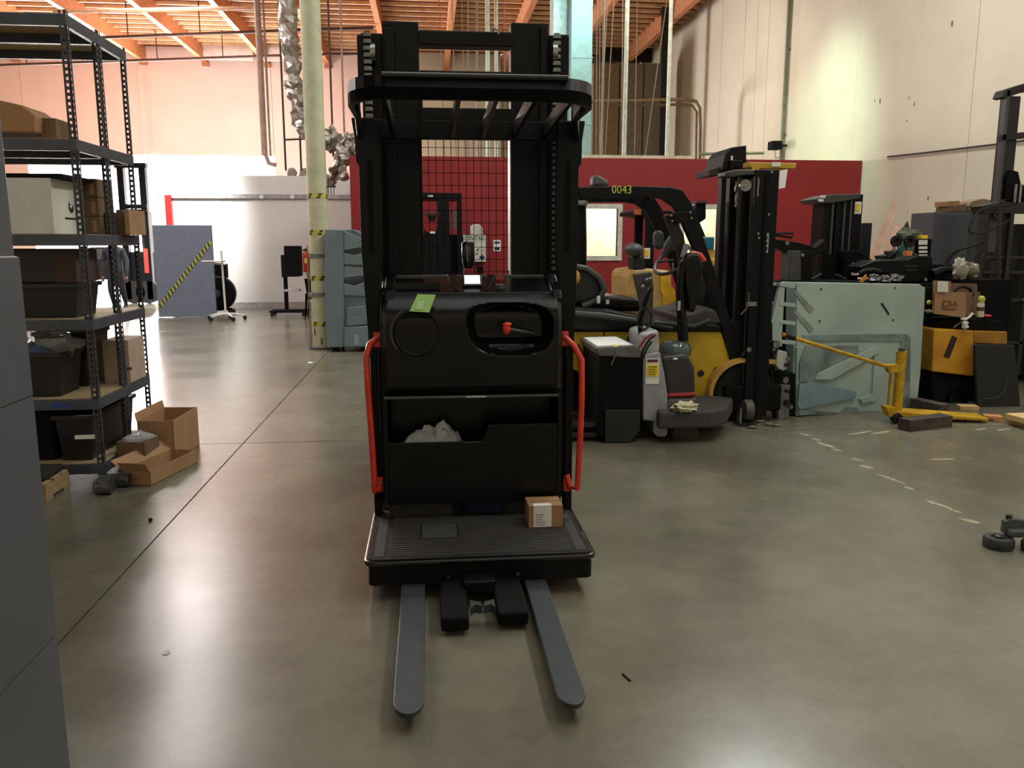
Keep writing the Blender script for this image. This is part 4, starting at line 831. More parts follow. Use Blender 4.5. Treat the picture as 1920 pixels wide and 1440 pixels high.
MB().lathe([(.038, .06), (.038, .10)], q, 'Z', 16).go('bottle_label', mat('label_brown', (96, 60, 40), .6), sb)
MB().lathe([(.03, .15), (.034, .17), (.034, .19), (.02, .21), (.001, .213)], q, 'Z', 16).go('bottle_cap', mat('cap_lime', (205, 205, 90), .5), sb, smooth=True)
o = MB().tube([P(x, y, Y=7.7) for x, y in ((1802, 598), (1812, 598), (1818, 594), (1824, 587))], .012, 8).go('chrome_bracket', mat('white_paint', (222, 222, 218), .5), None, smooth=True); tag(o, 'white curved bracket under the right corner of the open carton', 'bracket')
o = MB().sph(P(1809, 609, Y=7.72), (.04, .03, .035), 9, 6, amp=.9, fr=5).go('crumpled_paper', paper, None); tag(o, 'crumpled white paper on the black tray of the walkie truck', 'paper')
o = MB().tube([P(1788, 614, Y=7.72), P(1802, 603, Y=7.75)], .008, 6).go('steel_rod', steel, None); tag(o, 'short bright steel rod on the black tray beside the crumpled paper', 'rod')
o = MB().sph(P(1850, 592, Y=7.85), (.05, .04, .014), 10, 6).go('red_shop_towel', mat('towel_red', (180, 50, 60), .8), None, smooth=True); tag(o, 'small red cloth on the black tray below the white bottle', 'cloth')
# stack of narrow shelves behind the clamp edge
sr = T('narrow_shelf_rack', 'narrow dark rack of small parts between the green clamp and yellow walkie truck', 'shelf', tuple(P(1742, 700, Y=8.1)*1))
PB(1732, 598, 1762, 612, 8.1, .3).go('rack_top', mat('rack_tan', (160, 130, 70), .7), sr, bevel=.004)
PB(1734, 612, 1756, 740, 8.15, .3).go('rack_body', mat('rack_dark', (60, 54, 48), .8, var=.3), sr)
for y0 in (640, 652): PB(1732, y0, 1758, y0+5, 8.1, .3).go('rack_shelf', mat('rack_tan', (160, 130, 70), .7), sr)
for k in range(3): PB(1741, 656+k*9, 1747, 663+k*9, 8.09, .03).go('rack_label', paper, sr)
q = P(1743, 622, Y=8.1); MB().lathe([(.03, 0), (.03, -.03), (.001, -.03)], q, 'Y', 14).go('rack_reel', steel, sr)
for y0 in (567, 584): q = P(1742, y0, Y=8.1); MB().sph(q, .025, 8, 6).go('green_knob', mat('cap_lime', (205, 205, 90), .5), sr)
PB(1737, 540, 1749, 598, 8.12, .2).go('rack_post', blkmat, sr)
# long black attachment lying on top behind the clamp
YT = 8.6
tb = T('parts_table', 'low dark table behind the green clamp heaped with black truck parts', 'table', (4.7, 8.6, 0))
B(3.75, 5.55, YT-.2, YT+.3, P(1600, 531, Y=YT).z-.06, P(1600, 531, Y=YT).z).go('table_top', blkmat, tb)
zt_b = P(1600, 531, Y=YT).z
for x0, y0 in ((3.8, YT-.15), (5.45, YT-.15), (3.8, YT+.2), (5.45, YT+.2)): B(x0, x0+.06, y0, y0+.06, 0, zt_b-.06).go('leg', blkmat, tb)
hd_ = T('black_mast_part', 'long black steel attachment lying across the top behind the green clamp', 'machine part', tuple(P(1680, 531, Y=YT)))
PP([(1612, 500), (1640, 489), (1700, 487), (1720, 480), (1748, 480), (1752, 520), (1748, 530), (1690, 528), (1660, 512), (1615, 512)], YT, .3).go('part_body', blk, hd_, bevel=.01)
PB(1695, 497, 1720, 501, YT-.01, .02).go('part_bar', dsteel, hd_); PB(1700, 505, 1722, 508, YT-.01, .02).go('part_bar', dsteel, hd_)
MB().tube([P(x, y, Y=YT-.05) for x, y in ((1612, 512), (1622, 507), (1640, 506), (1652, 510))], .022, 8).go('part_hose', rub, hd_, smooth=True)
MB().tube([P(x, y, Y=YT-.05) for x, y in ((1748, 515), (1765, 508), (1790, 506), (1812, 510), (1830, 505))], [.06, .05, .04, .03, .02], 8).go('part_arm', blk, hd_, smooth=True)
for px, py in ((1733, 524), (1767, 507)): q = P(px, py, Y=YT-.03); MB().cyl(q, q+Vector((0, -.03, 0)), .02, seg=10).go('part_bolt', steel, hd_)
for k, (x0, x1, y0) in enumerate(((1628, 1650, 514), (1650, 1672, 516), (1668, 1690, 514))):
    o = MB().sph(P((x0+x1)/2, y0+8, Y=YT-.12), ((x1-x0)*.0028, .06, .045), 14, 8, amp=.9, fr=4).go('foil_wrapped_part', mat('wrap_silver', (130, 130, 130), .25, metal=.7, bump=.8, bscale=20), None, smooth=True)
    tag(o, ['leftmost silver-wrapped part on the top edge behind the green clamp', 'middle silver-wrapped part on the top edge behind the green clamp', 'rightmost silver-wrapped part on the top edge behind the green clamp'][k], 'wrapped part', 'silver wrapped parts')
o = PP([(1612, 528), (1625, 514), (1625, 522), (1618, 530)], YT-.1, .02).go('orange_tag', mat('tag_orange', (210, 140, 50), .6), None); tag(o, 'small orange tag left of the silver wrapped parts', 'tag')
o = MB().tube([P(1522, 524, Y=YT-.1), P(1540, 514, Y=YT-.05)], .015, 6).go('thin_bracket', dsteel, None); tag(o, 'thin bright bracket leg left of the black lift mast foot', 'bracket')
o = MB().tube([P(1568, 515, Y=YT-.1), P(1586, 524, Y=YT-.1)], .015, 6).go('thin_bracket', dsteel, None); tag(o, 'thin bright bracket leg right of the black lift mast foot', 'bracket')
# black mast behind (1535-1610)
Y5 = 9.6
m5 = T('black_lift_mast', 'short black lift mast with two yellow labels before the red office wall', 'forklift', (5.0, 9.8, 0))
for a, b, t0, dy in ((1541, 1562, 372, .12), (1564, 1592, 372, .05), (1594, 1613, 364, .14)):
    x0 = P(a, 450, Y=Y5).x; x1 = P(b, 450, Y=Y5).x; B(x0, x1, Y5, Y5+.3, .05, P(a, t0, Y=Y5).z).go('mast_rail', blk, m5, bevel=.006)
for a in (1556, 1578, 1590): x0 = P(a, 450, Y=Y5-.02).x; B(x0, x0+.02, Y5-.03, Y5+.01, .1, P(a, 376, Y=Y5).z).go('rail_rib', gryd, m5)
PP([(1524, 374), (1536, 370), (1552, 365), (1614, 363), (1614, 372), (1560, 381), (1536, 381)], Y5-.05, .4).go('mast_head', mat('head_grey', (60, 62, 60), .5), m5, bevel=.01)
for x0, y0 in ((1539, 366), (1535, 373)): PB(x0, y0, x0+9, y0+5, Y5-.07, .02).go('head_tag', paper, m5)
for x0, y0, x1, y1 in ((1603, 378, 1615, 401), (1598, 493, 1611, 516)):
    o = PB(x0, y0, x1, y1, Y5-.02-(0.35 if y0 > 450 else 0), .01).go('label_card', paper, m5); PB(x0+2, y0+4, x1-3, y1-5, Y5-.03-(0.35 if y0 > 450 else 0), .01).go('label_field', ylab, o)
PP([(1595, 470), (1612, 470), (1640, 490), (1640, 520), (1595, 520)], Y5-.33, .3).go('motor_box', blkmat, m5, bevel=.01)
PB(1616, 418, 1633, 500, Y5+.2, .2).go('side_tower', mat('tower_blue', (20, 26, 38), .4), m5, bevel=.008)
PB(1540, 478, 1568, 525, Y5-.1, .1).go('foot_plate', blkmat, m5, bevel=.006)
MB().tube([P(1540, 470, Y=Y5-.1), P(1548, 476, Y=Y5-.1), P(1566, 475, Y=Y5-.1), P(1566, 520, Y=Y5-.1)], .012, 6).go('guard_rail', blk, m5)
# tow arm and battery tender left of it
ta = T('black_drawbar', 'black drawbar arm with bolted plates between the two black masts', 'machine part', tuple(P(1500, 525, Y=9.2)))
PP([(1450, 448), (1500, 455), (1530, 464), (1548, 448), (1550, 470), (1520, 482), (1480, 477), (1450, 462)], 9.2, .15).go('arm_plate', blk, ta, bevel=.008)
MB().tube([P(x, y, Y=9.2) for x, y in ((1452, 438), (1475, 437), (1487, 438), (1485, 446), (1470, 443), (1452, 441))], .014, 6).go('arm_loop', blk, ta)
PP([(1478, 470), (1502, 470), (1502, 526), (1476, 526)], 9.15, .2).go('arm_panel', gryd, ta, bevel=.006)
PP([(1502, 470), (1524, 472), (1522, 526), (1502, 526)], 9.16, .2).go('arm_post', blk, ta, bevel=.006)
for px, py in ((1475, 456), (1504, 478)): q = P(px, py, Y=9.14); MB().cyl(q, q+Vector((0, -.02, 0)), .02, seg=12).go('pivot_bolt', steel, ta)
MB().tube([P(1485, 470, Y=9.1), P(1475, 526, Y=9.1)], .008, 6).go('stay_rod', steel, ta)
B(3.9, 5.2, 9.1, 9.5, 0, P(1500, 526, Y=9.2).z).go('arm_base', blkmat, ta, bevel=.02)
# leaning timber
lum = mat('lumber_pink', (190, 150, 128), .8, var=.1)
for k, (x0, y0, x1, y1, w_) in enumerate([(1634, 482, 1680, 378, .035), (1640, 480, 1676, 400, .03), (1650, 484, 1684, 428, .06), (1680, 378, 1678, 430, .03), (1632, 480, 1646, 452, .03)]):
    A = P(x0, y0, Y=10.5+k*.3); Bq = P(x1, y1, Y=10.62+k*.3)
    kk = A.z/(Bq.z-A.z); o = MB().tube([A-(Bq-A)*kk*.98, Bq], w_, 4).go('leaning_board', lum, None)
    tag(o, ['longest thin board leaning at the right end of the red office', 'thin board leaning just under the longest one', 'widest pale board leaning in front of the others', 'upright thin board behind the tips of the leaning boards', 'shortest board leaning leftmost against the red office end'][k], 'board', 'boards leaning by the red office')
# heap: green motor, teal bottle, striped box, orange box
mo = T('green_motor', 'dark green electric motor with round ends on the parts heap', 'motor', tuple(P(1703, 462, Y=9.2)))
MB().sph(P(1703, 446, Y=9.2), (.15, .12, .10), 14, 9, amp=.5, fr=4).go('motor_body', mat('motor_green', (62, 70, 48), .7), mo, smooth=True)
for px, py in ((1679, 452), (1703, 452)): q = P(px, py, Y=9.05); MB().lathe([(.03, 0), (.065, 0), (.065, -.04), (.03, -.04), (.02, -.01), (.001, -.01)], q, 'Y', 18).go('motor_end', rub, mo, smooth=True)
MB().tube([P(x, y, Y=9.2) for x, y in ((1688, 442), (1695, 428), (1700, 418), (1702, 432))], .022, 7).go('motor_handle', mat('handle_brown', (66, 56, 50), .7), mo)
o = MB().sph(P(1692, 472, Y=9.1), (.06, .06, .12), 10, 8).go('teal_bottle', mat('teal', (36, 96, 96), .4), None, smooth=True); tag(o, 'teal bottle under the dark green motor', 'bottle')
o = MB().sph(P(1716, 468, Y=9.15), (.10, .06, .14), 12, 8, amp=.6, fr=4).go('plastic_bag', glass, None, smooth=True); tag(o, 'clear plastic bag between teal bottle and striped carton', 'bag')
o = PB(1700, 471, 1711, 482, 8.95, .08).go('small_orange_box', mat('box_tangerine', (225, 140, 70), .7), None, bevel=.003); tag(o, 'small orange box on the heap in front of the striped box', 'box')
sx = T('striped_box', 'black box with white stripes and yellow lid on the heap', 'box', tuple(P(1732, 484, Y=9.0)))
PB(1724, 448, 1746, 484, 9.0, .2).go('box_body', blkmat, sx, bevel=.004)
for y0, y1 in ((450, 459), (462, 467), (470, 474), (477, 479)): PB(1723, y0, 1739, y1, 8.985, .01).go('white_stripe', paper, sx)
PB(1728, 441, 1740, 448, 9.02, .1).go('yellow_lid', ylab, sx, bevel=.004)
hp_ = MB()
for k in range(9): hp_.sph(P(1655+k*9, 485+random.uniform(-6, 6), Y=9.1), (.09, .09, random.uniform(.05, .10)), 8, 6, amp=.8, fr=4)
o = hp_.go('scrap_heap', mat('scrap', (40, 40, 42), .6, var=.4, scale=20), None); o['kind'] = 'stuff'; tag(o, 'dark heap of small scrap parts behind the black attachment', 'scrap')
B(P(1640, 490, Y=9.4).x, P(1750, 490, Y=9.4).x, 8.95, 9.5, 0, P(1700, 496, Y=9.1).z).go('heap_bench', blkmat, None, label='dark bench carrying the scrap heap near the grey cabinet', category='bench')
# grey cabinet with boxes
YG = 9.9
gc = T('tall_grey_cabinet', 'tall plain grey cabinet with small cartons on top near the right wall', 'cabinet', (6.8, 10.1, 0))
x0, x1 = P(1748, 450, Y=YG).x, P(1814, 450, Y=YG).x; zt = P(1790, 398, Y=YG).z
B(x0, x1, YG, YG+.5, .03, zt).go('cabinet_body', mat('cab_slate', (74, 77, 86), .5, var=.04), gc, bevel=.004)
B(x0+.01, x1-.01, YG-.02, YG-.002, .06, zt-.02).go('cabinet_door', mat('cab_slate', (74, 77, 86), .5), gc, bevel=.004)
B(x1+.003, x1+.45, YG+.05, YG+.5, .03, zt).go('cabinet_side_unit', mat('cab_slate2', (62, 64, 70), .5), gc, bevel=.004)
for pix, m_, l in (([(1779, 387), (1779, 377), (1800, 376), (1800, 388)], card, 'upper small carton leaning on the left pile over the grey cabinet'), ([(1780, 397), (1782, 388), (1813, 381), (1812, 397)], cardd, 'lower wedge-shaped carton on the left pile over the grey cabinet'), ([(1816, 387), (1822, 377), (1845, 372), (1862, 376), (1862, 388)], mat('kraft_lump', (140, 118, 92), .85, var=.1), 'lumpy kraft wrapped bundle on the right end of the grey cabinet'), ([(1816, 397), (1816, 388), (1842, 388), (1842, 397)], cardd, 'flat carton under the lumpy kraft bundle')):
    o = PP(pix, YG+.1, .3).go('small_carton', m_, None, bevel=.006); tag(o, l, 'box')
# right-hand black forklift with chain and hoses
YR = 8.75
rf = T('black_forklift', 'black forklift with hanging chains and hoses cut off by the right edge', 'forklift', (5.6, 7.7, 0))
def xx_(p, Y=YR): return P(p, 400, Y=Y).x
B(xx_(1866), xx_(1893), YR, YR+.10, .06, P(1893, 180, Y=YR).z).go('mast_rail', mat('rail_dark', (34, 30, 28), .6), rf, bevel=.006)
B(xx_(1866)-.015, xx_(1866)+.02, YR-.03, YR+.05, 1.5, P(1880, 170, Y=YR).z).go('mast_edge', gryd, rf)
MB().ext([P(1878, 182, Y=YR-.03), P(1884, 168, Y=YR-.03), P(1925, 155, Y=YR-.03), P(1990, 152, Y=YR-.03), P(1990, 166, Y=YR-.03), P(1925, 170, Y=YR-.03), P(1886, 184, Y=YR-.03)], (0, .16, 0)).go('mast_top', mat('rail_dark', (34, 30, 28), .6), rf, bevel=.01)
MB().ext([P(1878, 252, Y=YR-.03), P(1990, 240, Y=YR-.03), P(1990, 252, Y=YR-.03), P(1878, 264, Y=YR-.03)], (0, .06, 0)).go('mast_cross', mat('rail_dark', (34, 30, 28), .6), rf, bevel=.004)
B(xx_(1960), xx_(1990), YR, YR+.10, .06, P(1960, 165, Y=YR).z).go('mast_rail', mat('rail_dark', (34, 30, 28), .6), rf, bevel=.006)
for a, b, t0, Y, dy in ((1846, 1853, 410, YR-.05, .05), (1856, 1876, 400, YR+.15, .2), (1896, 1903, 390, YR-.05, .05), (1906, 1935, 420, YR+.2, .2), (1936, 1944, 380, YR-.02, .1)):
    B(xx_(a, Y), xx_(b, Y), Y, Y+dy, .1, P(a, t0, Y=Y).z).go('inner_rail', mat('greenish_dark', (36, 38, 32), .6), rf, bevel=.004)
PP([(1840, 386), (1870, 380), (1880, 374), (1905, 372), (1960, 368), (1960, 400), (1880, 400), (1845, 402)], YR-.05, .2).go('carriage_top', mat('greenish_dark', (36, 38, 32), .6), rf, bevel=.01)
PP([(1888, 330), (1896, 318), (1910, 322), (1915, 345), (1930, 350), (1930, 380), (1884, 380)], YR-.05, .12).go('carriage_head', blkmat, rf, bevel=.01)
for x0 in (1902, 1911): PB(x0, 345, x0+5, 380, YR-.08, .03).go('chain_anchor', steel, rf, bevel=.004)
for y0 in (560, 508, 640, 480): PB(1846, y0, 1960, y0+5, YR-.02, .05).go('cross_tie', mat('greenish_dark', (36, 38, 32), .6), rf)
for y0, in ((560,), (584,)): PB(1886, y0-12, 1960, y0+6, YR+.45, .3).go('battery_case', mat('batt_grey', (92, 92, 92), .6), rf, bevel=.01)
q = P(1868, 403, Y=YR-.02); MB().lathe([(.02, 0), (.06, 0), (.06, -.04), (.02, -.04), (.001, -.02)], q, 'Y', 20).go('hose_reel', dsteel, rf, smooth=True)
# chain of oval links
lkm = MB().tube([(.011*math.cos(t*.785), .0, .024*math.sin(t*.785)) for t in range(8)], .004, 5, True)
k = 0; ych = 394
pts_ = [P(1880+(-5 if y < 500 else -5-(y-500)*.02), y, Y=YR-.12) for y in range(394, 640, 7)]
first = None; chn = MB().tube([pts_[0]+Vector((0, .03, .01)), pts_[0]+Vector((0, .0, .0))], .008, 6).go('hanging_chain', dsteel, rf)
for k, q in enumerate(pts_):
    if first is None:
        first = MB().tube([q+Vector((.011*math.cos(t*.785), 0, .024*math.sin(t*.785))) for t in range(8)], .0045, 5, True).go('chain_link', mat('chain_dark', (84, 80, 70), .5, metal=.5), chn, smooth=True); q00 = q
    else:
        o = first.copy(); COL.objects.link(o); o.parent = chn
        Rz = Matrix.Rotation(math.pi/2 if k % 2 else 0, 4, 'Z'); c0_ = q00-Vector(BASE[chn.name])
        o.matrix_local = Matrix.Translation(q-Vector(BASE[chn.name]))@Rz@Matrix.Translation(-c0_)
for pts in (((1816, 430), (1822, 412), (1836, 396), (1858, 388), (1890, 386)), ((1816, 430), (1820, 437), (1840, 438), (1865, 428), (1900, 410)), ((1771, 505), (1775, 485), (1790, 470), (1820, 463), (1845, 452)), ((1775, 500), (1784, 480), (1800, 468), (1845, 456)), ((1800, 508), (1820, 490), (1845, 462))):
    MB().tube([P(x, y, Y=YR-.1) for x, y in pts], .011, 7).go('hydraulic_hose', rub, rf, smooth=True)
q = P(1905, 770, Y=YR); MB().lathe([(.15, -.08), (.30, -.08), (.32, -.04), (.32, .12), (.15, .12)], (q.x+.35, YR+.4, .32), 'Y', 30).go('wheel', rub, rf, smooth=True)
B(6.6, 7.6, YR+.5, YR+1.05, .12, 1.0).go('truck_body', blkmat, rf, bevel=.04)
MB().tube([P(1920, 560, Y=YR-.1), P(1935, 600, Y=YR-.1)], .01, 6).go('yellow_hose', mat('bright_yellow', (235, 220, 50), .5), rf)
o = T('rag_bundle', 'pale rags and clear jar on the heap beside the grey cabinet foot', 'rags', tuple(P(1808, 522, Y=8.4)))
MB().sph(P(1800, 505, Y=8.4), (.07, .06, .10), 12, 8, amp=.8, fr=5).go('pale_rag', mat('rag_pale', (170, 168, 150), .9), o, smooth=True)
MB().sph(P(1816, 508, Y=8.4), (.09, .07, .08), 12, 8, amp=.8, fr=5).go('tan_rag', mat('rag_tan', (120, 110, 88), .9), o, smooth=True)
MB().lathe([(.03, -.08), (.03, .05), (.02, .06)], P(1829, 505, Y=8.35), 'Z', 14).go('clear_jar', glass, o, smooth=True)
B(5.62, 6.2, 8.3, 8.66, 0, P(1808, 524, Y=8.4).z).go('dark_workbench', blkmat, None, label='dark bench under the pale rags behind the walkie truck', category='bench')
# swivel casters in the foreground at the right edge
dc = T('dolly_caster', 'large loose twin caster assembly on the floor at the right edge of view', 'caster', tuple(P(1890, 1030, Z=0)))
q = P(1876, 1028, Z=0)
wm_ = mat('caster_tyre', (50, 53, 54), .7, var=.1)
for (cx2, cy2) in ((q.x, q.y+.02), (q.x+.16, q.y-.06)):
    o = MB().lathe([(.03, 0), (.068, 0), (.076, .012), (.076, .045), (.068, .057), (.04, .057), (.036, .045), (.001, .045)], (cx2, cy2, 0), 'Z', 28).go('wheel', wm_, dc, smooth=True)
    MB().lathe([(.02, .04), (.02, .062), (.001, .064)], (cx2, cy2, 0), 'Z', 12).go('hub', steel, o)
B(q.x+.04, q.x+.2, q.y-.02, q.y+.05, .06, .10).go('yoke', gryd, dc, bevel=.01)
MB().xz([(q.x+.03, .07), (q.x+.03, .14), (q.x+.06, .155), (q.x+.22, .13), (q.x+.22, .06)], q.y+.02, q.y+.06).go('yoke_arm', mat('yoke_grey', (74, 78, 78), .5), dc, bevel=.008)
MB().cyl((q.x+.06, q.y+.04, .14), (q.x+.06, q.y+.04, .17), .016, seg=10).go('stem', dsteel, dc)
# right wall fittings
cp_ = T('wall_conduit', 'tall grey conduit pipe running up the right wall from the small black speaker', 'pipe', (XR-.05, 19, 0))
a, b = P(1465, 292, X=XR-.06), P(1477, 0, X=XR-.06)
MB().cyl((XR-.06, a.y, a.z-.3), (XR-.06, a.y, ZC), .045, seg=12).go('pipe', mat('pipe_grey', (128, 134, 116), .5), cp_, smooth=True)
for z in (4.2, 6.2, 8.0): B(XR-.03, XR-.0, a.y-.09, a.y+.09, z, z+.05).go('pipe_strap', steel, cp_)
sk = T('wall_speaker', 'small black speaker box on the right wall beside the conduit', 'speaker', tuple(P(1453, 273, X=XR-.3)))
q = P(1453, 273, X=XR-.3); MB().obox(q, (.26, .3, .2)).go('speaker_body', blkmat, sk, bevel=.02)
MB().obox(q+Vector((.2, 0, 0)), (.2, .06, .06)).go('speaker_bracket', dsteel, sk)
MB().tube([q+Vector((0, 0, -.1)), q+Vector((.05, .05, -.3)), q+Vector((.2, 0, -.25))], .01, 5).go('speaker_wire', steel, sk)
A = [P(1664, 294, X=XR-.03), P(1720, 288, X=XR-.03), P(1780, 281, X=XR-.03), P(1872, 270, X=XR-.03), P(1960, 258, X=XR-.03)]
o = MB().tube(A, .016, 6).go('wall_cable', mat('cable_dark', (60, 56, 50), .6), None, smooth=True); tag(o, 'dark cable strung along the right wall from the red office corner', 'cable')
# marks on the wall
for px, py, r in ((1785, 45, .05), (1650, 190, .05), (1640, 188, .03), (1704, 183, .03), (1714, 195, .04), (1700, 226, .025), (1740, 372, .04)):
    q = P(px, py, X=XR-.002); MB().sph((XR-.001, q.y, q.z), (.002, r*.6, r), 8, 6, amp=.6, fr=9).go('chip_mark', mat('chip_grey', (110, 108, 96), .8), wr)
# ================= LEFT: STEEL SHELVING AND ITS CONTENTS =================
SX = -2.21; SXL = -4.04; SYS = [5.67, 6.18, 6.70]
lv = [.13, .575, 1.105, 1.655, 2.25, 3.0]
sh = T('steel_shelving', 'dark grey bolted steel shelving with slotted posts and particle boards on the left', 'shelf', (-3.1, 6.18, 0))
def post(x, y, sx_, sy_, name='slotted_post'):
    m = MB(); wd = .042; t = .003; pit = .038; z = 0; top = 3.02
    for ax in (0, 1):
        def bb(u0, u1, z0, z1):
            if ax == 0: m.box(min(x, x+sx_*u1) if False else min(x+sx_*u0, x+sx_*u1), max(x+sx_*u0, x+sx_*u1), y, y+sy_*t, z0, z1)
            else: m.box(x, x+sx_*t, min(y+sy_*u0, y+sy_*u1), max(y+sy_*u0, y+sy_*u1), z0, z1)
        bb(0, .013, 0, top); bb(.029, wd, 0, top); z = 0
        while z < top-.02: bb(.013, .029, z, min(top, z+.020)); z += pit
    return m.go(name, shelfm, sh)
post(SX, SYS[0], -1, 1); post(SX, SYS[2], -1, -1); post(SX, SYS[1]-.003, -1, -1); post(SX, SYS[1]+.003, -1, 1)
for y, s_ in ((SYS[0], 1), (SYS[2], -1), (SYS[1], 1)): post(SXL, y, 1, s_)
bmat_ = mat('beam_steel', (68, 74, 84), .45, metal=.2, var=.1, scale=9)
for i, z in enumerate(lv):
    h = .075
    for y in (SYS[0]-.004, SYS[2]-.03): B(SXL, SX+.001, y, y+.034, z-h, z-.004).go('shelf_beam', bmat_, sh, bevel=.003)
    B(SXL, SX-.03, SYS[1]-.02, SYS[1]+.02, z-h, z-.016).go('shelf_beam', bmat_, sh)
    for x in (SX-.03, SXL): B(x, x+.034, SYS[0], SYS[2], z-h, z-.004).go('end_beam', bmat_, sh, bevel=.003)
    for a, b in ((SYS[0]+.01, SYS[1]-.004), (SYS[1]+.004, SYS[2]-.01)): B(SXL+.02, SX-.006, a, b, z-.016, z).go('shelf_board', osb, sh)
B(P(95, 760, Y=SYS[0]-.006).x, P(136, 760, Y=SYS[0]-.006).x, SYS[0]-.006, SYS[0]-.004, lv[1]-.06, lv[1]-.025).go('blue_tape', mat('tape_blue', (40, 62, 130), .6), sh)
def carton(px0, px1, py0, z, Y, dy, m, label, name='carton', sides=None, group=None, flap=True, xr=None):
    """closed box: left and right edge read on the front plane, resting on height z"""
    ym = P(px0, py0, Y=Y).z; x0 = P(px0, (py0+V_(z, Y))/2, Y=Y).x; x1 = P(px1, (py0+V_(z, Y))/2, Y=Y).x
    t = T(name, label, 'box', ((x0+x1)/2, Y+dy/2, z), group)
    B(x0, x1, Y, Y+dy, z+.001, ym).go('box_body', m, t, bevel=.003)
    if flap: B(x0, x1, Y+dy*.49, Y+dy*.51, ym, ym+.001).go('tape_seam', cardd, t)
    return t, (x0, x1, ym)
def V_(z, Y):
    lo, hi = 0, 1440
    for _ in range(30):
        mid = (lo+hi)/2
        if P(300, mid, Y=Y).z > z: lo = mid
        else: hi = mid
    return lo
e = .002
# second shelf from top
o = MB().ext([P(-60, 248, Y=5.85), P(-60, 180, Y=5.85), P(0, 188, Y=5.85), P(40, 197, Y=5.85), P(66, 216, Y=5.85), P(66, 248, Y=5.85)], (0, .35, 0))
zz_ = min(v[2] for v in o.v); o.v = [(a, b, max(c, lv[4]+e) if c < 2.3 else c) for a, b, c in o.v]
tag(o.go('long_carton', card, None, bevel=.01), 'long tan carton with a sloping end on the second shelf from the top', 'box')
carton(72, 106, 221, lv[4], 5.95, .25, cardd, 'small dark brown carton right of the long tan carton')
# third: white box with emblem
t, (x0, x1, zt) = carton(14, 98, 333, lv[3], 5.72, .80, cardw, 'large white carton with a dark round emblem on its side', flap=False)
cxm = x1+.001; yc = 6.14; zc2 = P(133, 388, X=x1).z; yc = P(133, 388, X=x1).y
MB().lathe([(.001, 0), (.04, 0), (.04, .002), (.001, .002)], (cxm, yc, zc2), 'X', 24).go('emblem_disc', mat('emblem_blue', (40, 52, 66), .6), t)
MB().lathe([(.001, 0), (.017, 0), (.017, .003), (.001, .003)], (cxm, yc-.008, zc2+.03), 'X', 16).go('emblem_dot', cardw, t)
MB().ext([(cxm+.003, yc-.04, zc2+.005), (cxm+.003, yc, zc2-.012), (cxm+.003, yc+.035, zc2+.03), (cxm+.003, yc+.015, zc2+.045), (cxm+.003, yc, zc2+.01)], (.0006, 0, 0)).go('emblem_swoosh', cardw, t)
MB().box(cxm, cxm+.001, yc-.11, yc+.11, zc2-.085, zc2-.072).go('emblem_text', ink, t)
B(x0, x0+.35, 5.72, 6.3, zt+.001, zt+.028).go('black_tray', blkmat, None, bevel=.005, label='black tray lying on top of the large white carton', category='tray')
for k, (z, l) in enumerate(((lv[3], 'bottom brown carton of the stack of three beside the white carton'), (lv[3]+.13, 'middle brown carton of the stack of three beside the white carton'), (lv[3]+.26, 'top brown carton of the stack of three beside the white carton'))):
    x0 = P(160, 400, Y=6.3).x; x1_ = P(194, 400, Y=6.3).x; tt = T('carton', l, 'box', (x0+.1, 6.4, z)); B(x0, x1_, 6.22, 6.50, z+.001, z+.128).go('box_body', cardd, tt, bevel=.003); B(x1_-.05, x1_-.02, 6.218, 6.22, z+.02, z+.1).go('box_label', card, tt)
carton(197, 218, 398, lv[3], 6.30, .3, mat('card_dk2', (74, 58, 48), .8), 'narrow very dark carton right of the stack of three', flap=False)
carton(219, 232, 393, lv[3], 6.34, .3, cardd, 'narrow brown carton between two others behind the post', flap=False)
carton(233, 243, 393, lv[3], 6.30, .34, card, 'lightest brown carton at the right end of the third shelf')
# fourth shelf
def tote(name, label, x0, x1, y0, y1, z, h, m, taper=.03, lip=.015, cat='bin'):
    t = T(name, label, cat, ((x0+x1)/2, (y0+y1)/2, z)); w_ = .006
    a = [(x0+taper, y0+taper), (x1-taper, y0+taper), (x1-taper, y1-taper), (x0+taper, y1-taper)]; b = [(x0, y0), (x1, y0), (x1, y1), (x0, y1)]
    ai = [(x+(w_ if i in (0, 3) else -w_), y+(w_ if i < 2 else -w_)) for i, (x, y) in enumerate(a)]; bi = [(x+(w_ if i in (0, 3) else -w_), y+(w_ if i < 2 else -w_)) for i, (x, y) in enumerate(b)]
    m_ = MB(); vs = [(x, y, z+.001) for x, y in a]+[(x, y, z+h) for x, y in b]+[(x, y, z+.01) for x, y in ai]+[(x, y, z+h) for x, y in bi]
    fs = [(0, 1, 2, 3), (8, 11, 10, 9)]
    for i in range(4): j = (i+1) % 4; fs += [(i, j, 4+j, 4+i), (8+i, 12+i, 12+j, 8+j), (4+i, 4+j, 12+j, 12+i)]
    m_.add(vs, fs); m_.go('bin_body', m, t, bevel=.003)
    r_ = MB(); L = lip
    r_.box(x0-L, x1+L, y0-L, y0, z+h-.03, z+h).box(x0-L, x1+L, y1, y1+L, z+h-.03, z+h).box(x0-L, x0, y0, y1, z+h-.03, z+h).box(x1, x1+L, y0, y1, z+h-.03, z+h)
    r_.go('bin_rim', m, t, bevel=.003); return t
binm = mat('bin_black', (20, 21, 24), .45, var=.1)
binb = mat('bin_brownblack', (34, 28, 26), .6, var=.1)
x1 = P(150, 560, Y=5.8).x; x0 = x1-.8
tote('storage_bin', 'lower black plastic bin on the shelf just below the white carton', x0, x1, 5.76, 6.15, lv[2], .23, binm)
